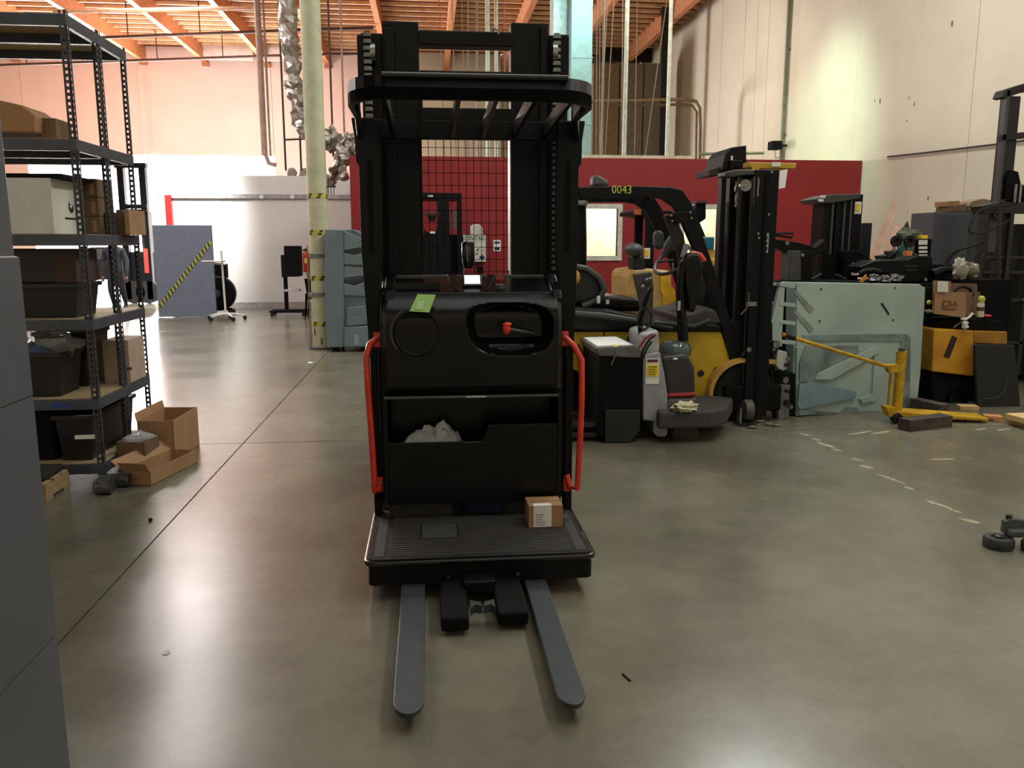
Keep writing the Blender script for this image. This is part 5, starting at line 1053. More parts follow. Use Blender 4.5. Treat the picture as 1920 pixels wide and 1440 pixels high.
t = T('storage_bin', 'upper dark bin with a brown cardboard sleeve, stacked on the lower black bin', 'bin', (x1-.4, 5.95, lv[2]+.232)); B(x0, x1+.0, 5.77, 6.12, lv[2]+.232, lv[2]+.455).go('bin_body', binb, t, bevel=.01); B(x1-.13, x1+.006, 5.765, 6.13, lv[2]+.234, lv[2]+.45).go('cardboard_sleeve', mat('sleeve_brown', (66, 48, 38), .8), t)
# fifth shelf
x1 = P(120, 700, Y=5.78).x
tote('storage_bin', 'black plastic bin under a clear bag near the front of the second lowest shelf', x1-.5, x1, 5.74, 6.10, lv[1], .30, binm, lip=.01)
o = MB().sph((x1-.14, 5.92, lv[1]+.36), (.17, .14, .09), 18, 10, amp=.9, fr=3).go('plastic_bag', glass, None, smooth=True); tag(o, 'clear plastic bag bulging from the black bin on the second lowest shelf', 'bag')
o = MB().sph((x1-.2, 5.80, lv[1]+.31), (.09, .05, .05), 12, 8, amp=.8, fr=4).go('blue_bag', mat('bag_blue', (70, 90, 130), .4), None, smooth=True); tag(o, 'blue plastic bag scrap at the rim of the black bin', 'bag')
x1 = P(163, 660, Y=6.13).x
tote('storage_bin', 'tall dark bin standing behind the bin with the clear bag', x1-.36, x1, 6.14, 6.56, lv[1], .40, binb, lip=.01)
carton(167, 176, 630, lv[1], 6.25, .25, cardd, 'thin brown carton right of the tall dark bin', flap=False)
x0c, x1c = P(193, 670, Y=6.28).x, P(250, 670, Y=6.28).x
t = T('carton', 'pale brown carton with print near the end of the second lowest shelf', 'box', ((x0c+x1c)/2, 6.45, lv[1])); B(x0c, x1c-.03, 6.28, 6.62, lv[1]+.001, P(230, 638, Y=6.28).z).go('box_body', mat('card_pale', (170, 150, 134), .8, var=.05), t, bevel=.003)
B(x0c+.12, x0c+.2, 6.278, 6.28, lv[1]+.1, lv[1]+.12).go('box_print', cardd, t)
# bottom level
x0 = P(103, 830, Y=5.72).x; x1 = P(190, 840, Y=5.72).x
x1 = SX-.08
t = tote('storage_tote', 'big open black tote with a white label strip on the bottom shelf', x0, x1, 5.735, 6.55, lv[0], .32, binm, taper=.03)
B(P(140, 838, Y=5.70).x, P(184, 838, Y=5.70).x-.01, 5.712, 5.730, lv[0]+.16, lv[0]+.185).go('label_strip', paper, t)
o = T('carton', 'open brown carton flap showing behind the big black tote', 'box', (x0+.05, 6.3, lv[0])); MB().xz([(x0-.1, lv[0]+.001), (x0+.16, lv[0]+.001), (x0+.16, lv[0]+.42), (x0+.02, lv[0]+.42), (x0-.1, lv[0]+.30)], 6.58, 6.66).go('box_body', cardd, o)
o = B(x0-.45, x0-.03, 5.78, 6.2, lv[0]+.001, lv[0]+.34).go('dark_crate', blkmat, None, bevel=.02); tag(o, 'black crate left of the big black tote, half hidden by the grey cabinet', 'crate')
# pallet and black slab on floor
pl = T('small_pallet', 'pale wooden pallet end sticking out before the shelving, by the grey cabinet', 'pallet', tuple(P(100, 925, Z=0)))
q = P(150, 925, Z=0); xr_ = q.x-.13; yf = 5.24; yb2 = 5.58
for y in (yf, yf+.13, yb2-.10): B(xr_-.9, xr_, y, y+.09, .10, .12).go('deck_board', woodp, pl, bevel=.002)
for x in (xr_-.04, xr_-.42, xr_-.86): B(x-.0, x+.04, yf, yb2, .02, .10).go('stringer', woodp, pl, bevel=.002)
for y in (yf, yb2-.09): B(xr_-.9, xr_, y, y+.09, .0, .02).go('bottom_board', woodp, pl)
o = B(xr_-.8, xr_-.02, yf+.03, yb2-.02, .122, .165).go('rubber_slab', rub, None, bevel=.01); tag(o, 'flat black rubber slab lying on the small wooden pallet', 'slab')
# boxes on floor
def openbox(name, label, c, L, W, h, rz, m, flaps=(), t_=.006, tilt=0):
    t = T(name, label, 'box', (c[0], c[1], 0)); M = Matrix.Translation((c[0], c[1], .001))@Matrix.Rotation(rz, 4, 'Z')@Matrix.Rotation(tilt, 4, 'X')
    for nm, bx_ in (('front_panel', (-L/2, L/2, -W/2, -W/2+t_, 0, h)), ('back_panel', (-L/2, L/2, W/2-t_, W/2, 0, h)), ('side_panel', (-L/2, -L/2+t_, -W/2, W/2, 0, h)), ('side_panel', (L/2-t_, L/2, -W/2, W/2, 0, h)), ('bottom_panel', (-L/2, L/2, -W/2, W/2, 0, t_))):
        MB().box(*bx_, M).go(nm, m, t)
    for (ax, s_, ln, an) in flaps:
        F = M@(Matrix.Translation((s_*L/2, 0, h))@Matrix.Rotation(s_*an, 4, 'Y') if ax == 'x' else Matrix.Translation((0, s_*W/2, h))@Matrix.Rotation(-s_*an, 4, 'X'))
        (MB().box(-.003, .003, -W/2, W/2, 0, ln, F) if ax == 'x' else MB().box(-L/2, L/2, -.003, .003, 0, ln, F)).go('flap', m, t)
    return t
fl3 = P(300, 858, Z=0); q1 = P(338, 832, Z=0)
openbox('tall_open_carton', 'tall open brown carton standing on the floor at the shelving end', (-2.00, 6.42), .26, .52, .31, math.radians(-4), card, (('x', -1, .06, .2),))
openbox('small_carton_open', 'small brown carton with a plastic wrap sitting before the tall open carton', (-2.09, 5.99), .20, .22, .22, math.radians(-8), cardd)
o = MB().sph((-2.08, 5.99, .225), (.09, .10, .035), 14, 8, amp=.8, fr=5).go('plastic_wrap', glass, None, smooth=True); tag(o, 'clear plastic wrap poking out of the small floor carton', 'wrap')
openbox('flattened_carton', 'low torn brown carton lying open at the foot of the shelving', (-1.89, 5.84), .20, .60, .10, math.radians(-14), card, (('x', -1, .10, .9), ('y', -1, .08, .6)))
for k, (x, y, z, r) in enumerate([(-2.15, 5.50, .05, .05), (-2.08, 5.56, .05, .045), (-2.14, 5.60, .14, .05)]):
    if k == 2: z = .05; y = 5.40
    o = MB().lathe([(r*.5, -.05), (r, -.05), (r, .05), (r*.5, .05)], (x+.03, y-.02, r), 'X', 14).go('wrapped_roller', mat('wrap_dark', (66, 70, 66), .3, var=.4, scale=40), None, smooth=True)
    tag(o, ['dark roller in plastic wrap beside the front shelf post', 'dark roller in plastic wrap nearest the small carton', 'dark roller in plastic wrap nearest the viewer by the front post'][k], 'roller', 'wrapped rollers on the floor')
# near grey cabinets
cm_ = mat('cabinet_grey', (96, 100, 107), .38, var=.07, scale=2, metal=.1)
cyf = 2.36; cx0 = P(59, 700, Y=cyf).x
c1_ = T('grey_steel_cabinet', 'grey steel cabinet filling the left edge in the foreground', 'cabinet', (cx0-.4, 1.7, 0))
zt1 = P(45, 480, Y=cyf).z; zs = P(62, 742, Y=cyf).z
B(cx0-.8, cx0-.004, 1.0, cyf, .04, zt1).go('cabinet_body', cm_, c1_, bevel=.004)
zs2 = P(105, 1190, Y=cyf).z
for a, b in ((.05, zs2-.002), (zs2+.002, zs-.002), (zs+.002, zt1-.003)): B(cx0-.004, cx0, 1.003, cyf-.002, a, b).go('side_panel', cm_, c1_, bevel=.0015)
B(cx0-.75, cx0-.03, 1.03, cyf-.03, 0, .04).go('plinth', blkmat, c1_)
c2_ = T('tall_grey_cabinet', 'taller grey cabinet rising behind the foreground grey cabinet', 'cabinet', (cx0-.55, 2.8, 0))
q = P(15, 350, Y=cyf+.35); zt2 = P(5, 210, Y=cyf+.35).z
B(q.x-.8, q.x, cyf+.03, cyf+.35, .02, zt2).go('cabinet_body', cm_, c2_, bevel=.006)
B(q.x-.7, q.x-.05, cyf+.06, cyf+.32, 0, .02).go('plinth', blkmat, c2_)
# ================= FAR LEFT: DOORWAY AREA =================
pn = T('blue_grey_panel', 'large blue-grey panel with a diagonal yellow and black hazard tape', 'panel', (-5.2, 18.75, 0))
pm_ = mat('panel_bluegrey', (112, 120, 140), .55, var=.05)
xa, xb = P(292, 520, Y=18.64).x, P(402, 520, Y=18.64).x; zp_ = P(340, 422, Y=18.64).z
B(xa, xb, 18.64, 18.70, .005, zp_).go('panel_board', pm_, pn, bevel=.01)
tp = MB(); tpy = mat('tape_yellow', (168, 170, 70), .6, var=.1)
A_ = Vector((xa+.03, 18.636, .22)); B_ = Vector((xb-.03, 18.636, zp_-.35)); dv = (B_-A_).normalized(); up_ = Vector((-dv.z, 0, dv.x))
MB().ext([A_-up_*.045, B_-up_*.045, B_+up_*.045, A_+up_*.045], (0, .004, 0)).go('hazard_tape', tpy, pn)
L_ = (B_-A_).length; k = 0
while k*.10 < L_-.1:
    s0 = A_+dv*(k*.10)+Vector((0, -.002, 0)); MB().ext([s0-up_*.045, s0+dv*.045-up_*.045, s0+dv*.09+up_*.045, s0+dv*.045+up_*.045], (0, .002, 0)).go('tape_stripe', mat('tape_black', (56, 60, 56), .6), pn); k += 1
# rolling stand
q = P(424, 600, Z=0); rs = T('rolling_stand', 'white rolling stand with five caster legs and a small tray', 'stand', tuple(q))
MB().cyl(q+Vector((0, 0, .1)), (q.x-.02, q.y, P(420, 470, Y=q.y).z), .022, seg=12).go('pole', white, rs, smooth=True)
for k in range(5):
    a = k*2*math.pi/5+.3; d = Vector((math.cos(a), math.sin(a), 0))
    MB().tube([q+Vector((0, 0, .13)), q+d*.2+Vector((0, 0, .12)), q+d*.38+Vector((0, 0, .085))], [.03, .024, .016], 8).go('base_leg', white, rs, smooth=True)
    MB().lathe([(.015, -.02), (.04, -.02), (.04, .02), (.015, .02)], q+d*.38+Vector((0, 0, .04)), 'Y', 14).go('caster', rub, rs)
zt_ = P(400, 490, Y=q.y).z; xt_ = P(400, 490, Y=q.y).x
MB().obox((xt_, q.y, zt_), (.42, .3, .03)).go('tray', mat('tray_grey', (190, 190, 196), .3), rs, bevel=.01)
MB().tube([(xt_-.2, q.y, zt_-.02), (xt_+.25, q.y, zt_-.06)], .02, 8).go('tray_arm', white, rs)
# black cable reel with box behind
q = P(411, 588, Y=19.6); zc_r = P(411, 548, Y=19.6).z
rl = T('black_drum', 'round black drum fan with a black box on top behind the white stand', 'fan', (q.x, 19.7, 0))
MB().lathe([(.05, -.12), (.36, -.12), (.40, -.08), (.40, .08), (.36, .12), (.05, .12)], (q.x, 19.6, .46), 'Y', 36).go('drum_shell', blk, rl, smooth=True)
MB().lathe([(.06, -.13), (.09, -.16), (.001, -.17)], (q.x, 19.6, .46), 'Y', 20).go('hub', gryd, rl, smooth=True)
B(q.x-.26, q.x+.2, 19.62, 19.85, .80, 1.12).go('top_box', blkmat, rl, bevel=.01)
for x in (-.28, .28): B(q.x+x-.03, q.x+x+.03, 19.4, 19.85, .0, .08).go('foot', rub, rl)
B(q.x-.3, q.x+.3, 19.56, 19.64, .07, .12).go('base_bar', blkmat, rl)
# tv cart
q = P(540, 592, Z=0); tv = T('screen_cart', 'black rolling cart with a screen turned sideways against the grey wall', 'cart', tuple(q))
xs_ = P(535, 500, Y=q.y).x
B(xs_-.05, xs_+.03, q.y-.04, q.y+.04, .10, P(532, 478, Y=q.y).z).go('upright', blkmat, tv, bevel=.008)
PB(533, 461, 560, 519, q.y-.3, .55).go('screen', blkmat, tv, bevel=.015)
PB(527, 478, 534, 520, q.y-.1, .2).go('mount_plate', blk, tv, bevel=.006)
PB(532, 543, 560, 547, q.y-.2, .35).go('shelf_tray', mat('tray_grey', (190, 190, 196), .3), tv, bevel=.004)
for dy in (-.3, .3):
    B(xs_-.35, xs_+.42, q.y+dy*.6-.03, q.y+dy*.6+.03, .08, .13).go('base_foot', blkmat, tv, bevel=.008)
    for dx in (-.3, .38): MB().lathe([(.01, -.02), (.04, -.02), (.04, .02), (.01, .02)], (xs_+dx, q.y+dy*.6, .04), 'Y', 12).go('caster', rub, tv)
B(xs_-.04, xs_+.04, q.y-.2, q.y+.2, .08, .12).go('cross_foot', blkmat, tv)
# fire extinguisher
q = P(575, 510, Y=YP-.12); fe = T('fire_extinguisher', 'red fire extinguisher hung on the grey wall left of the pale column', 'extinguisher', (q.x, YP-.12, P(575, 510, Y=YP-.12).z))
z0e, z1e = q.z, P(575, 472, Y=YP-.12).z
MB().lathe([(.07, 0), (.085, .02), (.085, z1e-z0e-.08), (.06, z1e-z0e-.01), (.025, z1e-z0e+.02)], (q.x, q.y, z0e), 'Z', 18).go('cylinder', mat('extinguisher_red', (178, 36, 34), .35), fe, smooth=True)
MB().lathe([(.03, z1e-z0e+.02), (.03, z1e-z0e+.07), (.001, z1e-z0e+.08)], (q.x, q.y, z0e), 'Z', 10).go('valve', blkmat, fe)
MB().tube([(q.x, q.y, z1e+.06), (q.x-.12, q.y-.03, z1e+.02), (q.x-.14, q.y-.02, z1e-.2)], .018, 8).go('hose', rub, fe, smooth=True)
B(q.x-.03, q.x+.05, q.y-.088, q.y-.08, z0e+.22, z0e+.34).go('label', mat('cap_lime', (205, 205, 90), .5), fe)
B(q.x-.21, q.x-.1, q.y-.05, q.y-.03, z1e-.16, z1e+.02).go('inspection_tag', paper, fe)
B(q.x-.02, q.x+.02, q.y, YP-.001, z1e-.1, z1e).go('wall_hook', steel, fe)
# chair by the column
q = P(585, 600, Y=17.6); ch = T('black_chair', 'black chair with thin legs half hidden behind the pale column', 'chair', (q.x, 17.8, 0))
PP([(570, 522), (584, 524), (588, 550), (576, 548)], 17.55, .05).go('backrest', blkmat, ch, bevel=.01)
PP([(575, 556), (600, 556), (600, 562), (575, 562)], 17.55, .5).go('seat', blkmat, ch, bevel=.02)
for dx, dy in ((0, 0), (.42, 0), (0, .45), (.42, .45)):
    x = P(573, 600, Y=17.6).x+dx; MB().tube([(x+.03, 17.58+dy, .56), (x, 17.56+dy, 0)], .014, 6).go('leg', blkmat, ch)
MB().tube([P(572, 524, Y=17.6), P(576, 550, Y=17.6), P(574, 592, Y=17.6)], .015, 6).go('back_frame', blkmat, ch)
# pale steel column with hazard tape
YC2 = 12.7
q = P(604, 655, Z=0); xc = q.x; yc = YC2+.15
col = T('steel_column', 'pale yellowish round steel column with hazard tape bands', 'column', (xc, yc, 0))
cmat = mat('column_paint', (198, 198, 168), .5, var=.08, scale=5, bump=.08, bscale=20)
MB().cyl((xc, yc, .02), (xc, yc, ZC+.2), .145, seg=28).go('column_shaft', cmat, col, smooth=True)
for py in (367, 436, 522, 608):
    zc3 = P(600, py, Y=YC2).z
    MB().lathe([(.1465, -.035), (.1465, .035)], (xc, yc, zc3), 'Z', 28).go('tape_band', mat('tape_band', (196, 190, 80), .5, var=.1), col, smooth=True)
    for k in range(6):
        vs = []; 
        for i in range(4):
            for s_ in (0, 1): a = -math.pi/2+(k*1.047)+i*.13+s_*.25; vs.append((xc+.148*math.cos(a), yc+.148*math.sin(a), zc3+(.035 if s_ else -.035)))
        MB().add(vs, [(2*i, 2*i+2, 2*i+3, 2*i+1) for i in range(3)]).go('tape_stripe', ink, col)
for py in (480, 553): zc3 = P(600, py, Y=YC2).z; MB().lathe([(.15, -.03), (.156, -.03), (.156, .03), (.15, .03)], (xc, yc, zc3), 'Z', 28).go('clamp_band', mat('band_metal', (130, 136, 140), .4, metal=.6), col)
for k in range(1, 4): MB().lathe([(.1458, 0), (.1468, .01), (.1458, .02)], (xc, yc, 2.2*k+.6), 'Z', 28).go('weld_seam', cmat, col)
MB().lathe([(.22, 0), (.22, .025), (.15, .03)], (xc, yc, 0), 'Z', 24).go('base_plate', gryd, col)
for k in range(8): a = k*.785; MB().sph((xc+.13*math.cos(a), yc+.13*math.sin(a), .12+.07*(k % 3)), (.025, .025, .09), 6, 5, amp=.5).go('paint_chip', mat('chip_dark', (96, 96, 74), .8), col)
B(xc-.175, xc-.155, yc-.1, yc-.08, 0, 1.55).go('side_conduit', mat('wood_strip', (150, 130, 90), .7), col)
MB().tube([P(612, 372, Y=yc), P(613, 350, Y=yc), P(630, 350, Y=yc)], .014, 6).go('hook_arm', dsteel, col)
for x in (616, 621, 626): MB().tube([P(x, 333, Y=yc), P(x, 365, Y=yc)], .006, 5).go('hook_rod', dsteel, col)
# rolling grey plastic cabinet
Yg = 12.35
gc2 = T('plastic_storage_cabinet', 'grey plastic rolling cabinet with sloped top and moulded shelves by the column', 'cabinet', (-1.2, 12.7, 0))
def gp3(pix, Y, dy, nm, m=gry, bv=.012): return PP(pix, Y, dy).go(nm, m, gc2, bevel=bv)
front = [(612, 430), (645, 430), (655, 443), (654, 645), (656, 652), (615, 652), (613, 600)]
gp3([(609, 430), (645, 431), (645, 651), (613, 652), (612, 615), (609, 600)], Yg, 1.0, 'left_wall')
gp3([(645, 431), (662, 430), (705, 452), (705, 651), (645, 652)], Yg+.02, .98, 'cabinet_core', mat('grey_plastic_mid', (98, 112, 118), .5))
for pix in ([(645, 432), (688, 452), (688, 462), (645, 470)], ):
    gp3(pix, Yg-.015, .04, 'top_slope')
for (y0, y1, y2) in ((470, 474, 497), (497, 528, 555)):
    pass
gp3([(645, 474), (664, 479), (688, 470), (688, 498), (645, 496)], Yg-.01, .04, 'shelf_face'); gp3([(645, 470), (690, 464), (690, 468), (666, 476), (645, 473)], Yg-.005, .03, 'shelf_shadow', mat('shelf_shade_paint', (44, 52, 56), .6), .002)  # dark strips paint the shade under the moulded shelves
gp3([(645, 531), (664, 536), (690, 526), (690, 556), (645, 554)], Yg-.01, .04, 'shelf_face'); gp3([(645, 526), (690, 519), (690, 524), (666, 533), (645, 529)], Yg-.005, .03, 'shelf_shadow', mat('shelf_shade_paint', (44, 52, 56), .6), .002)
gp3([(645, 500), (690, 502), (690, 516), (645, 522)], Yg-.004, .03, 'shelf_face'); gp3([(650, 577), (690, 572), (690, 608), (650, 612)], Yg-.012, .04, 'door_panel')
gp3([(645, 614), (690, 611), (690, 650), (645, 651)], Yg-.02, .05, 'base_panel'); gp3([(664, 628), (672, 627), (674, 648), (664, 648)], Yg-.028, .03, 'drain_spout', mat('spout_grey', (150, 164, 168), .5))
q = P(668, 587, Y=Yg-.02); MB().sph(q, .012, 8, 6).go('lock', steel, gc2)
for x, y in ((634, 12.5), (680, 12.5), (634, 13.2), (690, 13.2)):
    xw = P(x, 655, Y=12.5).x; MB().lathe([(.02, -.025), (.065, -.025), (.065, .025), (.02, .025)], (xw, y, .065), 'X', 16).go('caster', rub, gc2, smooth=True); B(xw-.03, xw+.03, y-.03, y+.03, .11, .14).go('caster_plate', dsteel, gc2)
B(P(618, 650, Y=12.4).x, P(700, 650, Y=12.4).x, 12.4, 13.3, .12, .16).go('dolly_frame', blkmat, gc2)
B(P(688, 430, Y=Yg).x+.02, P(705, 430, Y=Yg).x+.1, 12.37, 13.3, .16, 1.35).go('right_wall', gry, gc2, bevel=.01)
o = MB().xy([(P(582, 680, Z=0).x+.04*math.cos(a*.785), P(582, 680, Z=0).y+.06*math.sin(a*.785)) for a in range(8)], 0, .003).go('paper_scrap', paper, None); tag(o, 'small white paper scrap on the floor beside the pale column', 'paper')
o = MB().xy([(P(312, 1224, Z=0).x+.015*math.cos(a*.785), P(312, 1224, Z=0).y+.02*math.sin(a*.785)) for a in range(8)], 0, .003).go('paper_scrap', paper, None); tag(o, 'tiny white paper scrap on the near floor left of the forks', 'paper')
o = MB().sph(P(282, 974, Z=.01), (.014, .014, .01), 8, 5).go('rubber_bit', rub, None); tag(o, 'small black rubber bit on the floor near the long joint', 'rubber bit')
o = MB().cyl(P(1167, 1263, Z=.004), P(1182, 1276, Z=.004), .004, seg=6).go('metal_pin', dsteel, None); tag(o, 'thin dark pin on the near floor right of the right fork', 'pin')
# ================= OUTSIDE THE DOOR =================
struct(B(-40, 12, YB+.31, YB+40, -.3, -.005).go('ground', mat('yard_concrete', (190, 188, 184), .8)))
YV = 23.0
fm = T('far_forklift', 'distant black forklift mast standing in the bright doorway behind the shelving', 'forklift', (P(245, 560, Y=YV).x, YV+.3, 0))
for a, b in ((221, 233), (262, 274)): B(P(a, 360, Y=YV).x, P(b, 360, Y=YV).x, YV, YV+.2, .1, P(a, 308, Y=YV).z).go('mast_rail', blk, fm, bevel=.01)
for a, b, c, d in ((213, 272, 305, 315), (228, 275, 383, 391), (228, 275, 392, 398)): PB(a, c, b, d, YV-.05, .2).go('crossbar', blk, fm, bevel=.01)
PB(268, 396, 281, 560, YV+.2, .4).go('guard_leg', blk, fm, bevel=.01)
PB(244, 472, 282, 545, YV+.1, 1.2).go('truck_body', blkmat, fm, bevel=.06)
PB(270, 466, 278, 512, YV-.02, .1).go('red_panel', mat('soft_red', (190, 60, 50), .5), fm)
for x in (250, 277): MB().lathe([(.3, 0), (.3, .2)], (P(x, 550, Y=YV).x, YV, .3), 'Y', 20).go('wheel', rub, fm)
YV2 = 31.0
cr_ = T('parked_car', 'dark parked car seen through the open bay door behind the walking person', 'car', (P(190, 520, Y=YV2).x, YV2+1, 0))
cx0_, cx1_ = P(120, 520, Y=YV2).x, P(262, 520, Y=YV2).x; wv = cx1_-cx0_
MB().xz([(cx0_, .3), (cx0_+.05, .85), (cx0_+wv*.22, 1.0), (cx0_+wv*.34, 1.45), (cx0_+wv*.72, 1.48), (cx0_+wv*.88, 1.0), (cx1_, .9), (cx1_, .3)], YV2, YV2+1.7).go('car_body', mat('car_dark', (36, 40, 46), .25, coat=.5), cr_, bevel=.08, seg=3)
MB().xz([(cx0_+wv*.27, 1.02), (cx0_+wv*.37, 1.38), (cx0_+wv*.7, 1.4), (cx0_+wv*.82, 1.02)], YV2-.02, YV2+.02).go('car_window', mat('car_glass', (90, 100, 108), .05), cr_)
for f in (.2, .82): MB().lathe([(.1, 0), (.33, 0), (.33, .22)], (cx0_+wv*f, YV2-.03, .33), 'Y', 20).go('wheel', rub, cr_)
for f in (.03, .93): B(cx0_+wv*f, cx0_+wv*(f+.04), YV2-.03, YV2+.02, .72, .82).go('car_lamp', white, cr_)
# walking person
YPn = 20.6; q = P(222, 578, Y=YPn); px_, py_ = q.x, YPn
pr = T('person', 'person in dark clothes walking away through the bright doorway', 'person', (px_, py_, 0))
def skin(name, pts, edges, m, par):
    me = bpy.data.meshes.new(name); me.from_pydata([Vector(p[:3])-Vector(BASE[par.name]) for p in pts], edges, []); me.materials.append(m)
    o = bpy.data.objects.new(name, me); COL.objects.link(o); o.parent = par; BASE[o.name] = BASE[par.name]
    s_ = o.modifiers.new('skin', 'SKIN'); s_.use_smooth_shade = True
    for i, p in enumerate(pts): me.skin_vertices[0].data[i].radius = (p[3]*1.15, (p[3] if len(p) < 5 else p[4])*1.1)
    me.skin_vertices[0].data[0].use_root = True
    o.modifiers.new('sub', 'SUBSURF').levels = 1; o.modifiers['sub'].render_levels = 2; return o
x, y = px_, py_
B0 = [(x, y, .95, .16, .12), (x, y, 1.12, .15, .11), (x, y, 1.32, .19, .13), (x, y, 1.45, .13, .09), (x, y-.01, 1.53, .055), (x, y, 1.60, .075), (x, y, 1.70, .085), (x, y, 1.76, .05),
      (x-.19, y, 1.42, .065), (x-.27, y+.03, 1.14, .048), (x-.26, y-.10, .90, .036), (x-.25, y-.14, .82, .035),
      (x+.19, y, 1.42, .065), (x+.27, y+.02, 1.14, .048), (x+.27, y-.05, .88, .036), (x+.27, y-.08, .80, .035),
      (x-.09, y, .86, .10), (x-.10, y-.10, .50, .07), (x-.10, y+.06, .12, .045), (x-.10, y-.06, .05, .04),
      (x+.09, y, .86, .10), (x+.10, y+.08, .50, .07), (x+.09, y+.28, .14, .045), (x+.09, y+.20, .05, .04)]
E0 = [(0, 1), (1, 2), (2, 3), (3, 4), (4, 5), (5, 6), (6, 7), (3, 8), (8, 9), (9, 10), (10, 11), (3, 12), (12, 13), (13, 14), (14, 15), (0, 16), (16, 17), (17, 18), (18, 19), (0, 20), (20, 21), (21, 22), (22, 23)]
skin('body', B0, E0, mat('clothes_dark', (44, 48, 58), .8, var=.2, scale=5), pr)
MB().sph((x, y-.01, 1.715), (.095, .105, .10), 14, 9).go('hair', mat('hair_dark', (30, 26, 24), .8), pr, smooth=True)
for sx_, yy in ((-.10, -.09), (.09, .18)): MB().sph((x+sx_, y+yy, .05), (.05, .13, .05), 12, 7).go('shoe', rub, pr, smooth=True)
for sx_, zz in ((-.25, .79), (.27, .77)):
    hnd = MB().sph((x+sx_, y-.13 if sx_ < 0 else y-.08, zz), (.03, .045, .05), 10, 7)
    for f in range(4): hnd.tube([(x+sx_+(f-1.5)*.014, y-.13 if sx_ < 0 else y-.08, zz-.03), (x+sx_+(f-1.5)*.014, (y-.12 if sx_ < 0 else y-.07), zz-.10+abs(f-1.2)*.008)], .008, 6)
    hnd.tube([(x+sx_-.02, y-.10, zz), (x+sx_-.045, y-.09, zz-.05)], .009, 6); hnd.go('hand', mat('skin_tone', (150, 110, 90), .6), pr, smooth=True)
# ================= HIGH UP: PIPES, DUCTS, WIRES =================
pg = mat('pipe_pinkgrey', (150, 128, 118), .5); pdk = mat('pipe_dark', (70, 44, 34), .6)
def pipe(name, pts, r, m, label, cat='pipe', group=None, seg=8):
    o = MB().tube(pts, r, seg).go(name, m, None, smooth=True); return tag(o, label, cat, group)
def zline(y0, Y): return P(400, y0, Y=Y).z
pipe('sprinkler_pipe', [P(-400, 136, Y=32), P(560, 103, Y=32), P(700, 100, Y=32)], .05, pdk, 'dark sprinkler pipe running along the top of the pink-lit back wall')
pipe('sprinkler_pipe', [P(150, 72, Y=28.5), P(600, 55, Y=28.5), P(700, 52, Y=28.5)], .05, pdk, 'dark sprinkler pipe crossing below the roof joists, second from the wall')
pipe('sprinkler_pipe', [P(100, 22, Y=25.5), P(640, 12, Y=25.5)], .06, mat('pipe_pale', (200, 160, 130), .5), 'pale pipe crossing highest under the roof joists')
for k, (x_, y_, Yq) in enumerate(((50, 120, 32), (295, 112, 32), (418, 108, 32), (240, 68, 28.5), (375, 62, 28.5))):
    a = P(x_, y_, Y=Yq); pipe('sprinkler_drop', [a+Vector((0, 0, -.03)), a+Vector((0, 0, 1.0))], .02, pdk, 'short dark hanger rod holding a sprinkler pipe at the roof', 'hanger', 'sprinkler hanger rods', 5)
vp = T('downpipe', 'brownish vertical pipe standing before the bright pink-lit wall', 'pipe', tuple(P(490, 290, Y=24)))
a, b = P(484, 0, Y=24), P(496, 292, Y=24); MB().cyl((b.x, 24, b.z), (b.x, 24, ZC), .085, seg=12).go('pipe_shaft', pg, vp, smooth=True)
MB().cyl((b.x+.14, 24.1, b.z), (b.x+.14, 24.1, ZC), .03, seg=8).go('thin_pipe', pg, vp)
MB().tube([(b.x, 24, b.z+.1), (b.x+.1, 24, b.z-.2), (b.x+.3, 24, b.z-.25)], .06, 8).go('pipe_elbow', pg, vp)
B(b.x-.12, b.x+.2, 24.0, 24.3, ZC-.2, ZC+.1).go('pipe_bracket', dsteel, vp)
# threaded rods of an unfinished frame left of and behind the column
for k, (x0, x1, m_) in enumerate(((523, 536, pdk), (551, 565, pdk), (612, 626, pdk), (640, 648, pg))):
    b = P(x1, 320, Y=18); pipe('hanging_rod', [(b.x, 18, b.z), (b.x, 18, ZC+.1)], .022, m_, ['dark rod hanging left of the silver duct', 'dark rod hanging in front of the silver duct', 'dark rod hanging just right of the pale column', 'pinkish rod hanging between pale column and truck mast'][k], 'rod', 'rods hanging from the roof', 6)
pipe('cross_rail', [P(534, 262, Y=18), P(666, 256, Y=18)], .02, pdk, 'thin dark cross rail linking the hanging rods', 'rail')
sd = T('silver_duct', 'silver foil flexible ducting that hangs by the pale column and branches over the red office', 'duct', tuple(P(600, 260, Y=17.6)))
def flex(name, path, r, label, seg=14, amp=.10, steps=46):
    pts = [Vector(p) for p in path]; out = []
    for i in range(len(pts)-1):
        n = max(2, int(steps/(len(pts)-1)))
        for k in range(n): out.append(pts[i].lerp(pts[i+1], k/n))
    out.append(pts[-1]); m = MB().tube(out, [r*(1+.08*math.sin(i*2.1)) for i in range(len(out))], seg)
    m.v = [tuple(Vector(v)+Vector((noise.noise(Vector(v)*6), noise.noise(Vector(v)*6+Vector((9, 0, 0))), noise.noise(Vector(v)*6+Vector((0, 9, 0)))))*amp) for v in m.v]
    return m.go('duct_run' if steps == 46 else 'duct_leg', foil, sd)
flex('silver_duct', [P(533, -60, Y=17.6), P(541, 60, Y=17.6), P(551, 150, Y=17.6), P(565, 220, Y=17.6), P(578, 250, Y=17.6), P(620, 262, Y=17.6)], .17, 'silver foil flexible duct curving down left of the pale column')
flex('silver_duct', [P(612, 262, Y=17.9), P(650, 268, Y=17.9), P(690, 276, Y=17.9), P(745, 285, Y=17.9)], .20, 'silver foil duct running right from the pale column towards the truck', amp=.16)
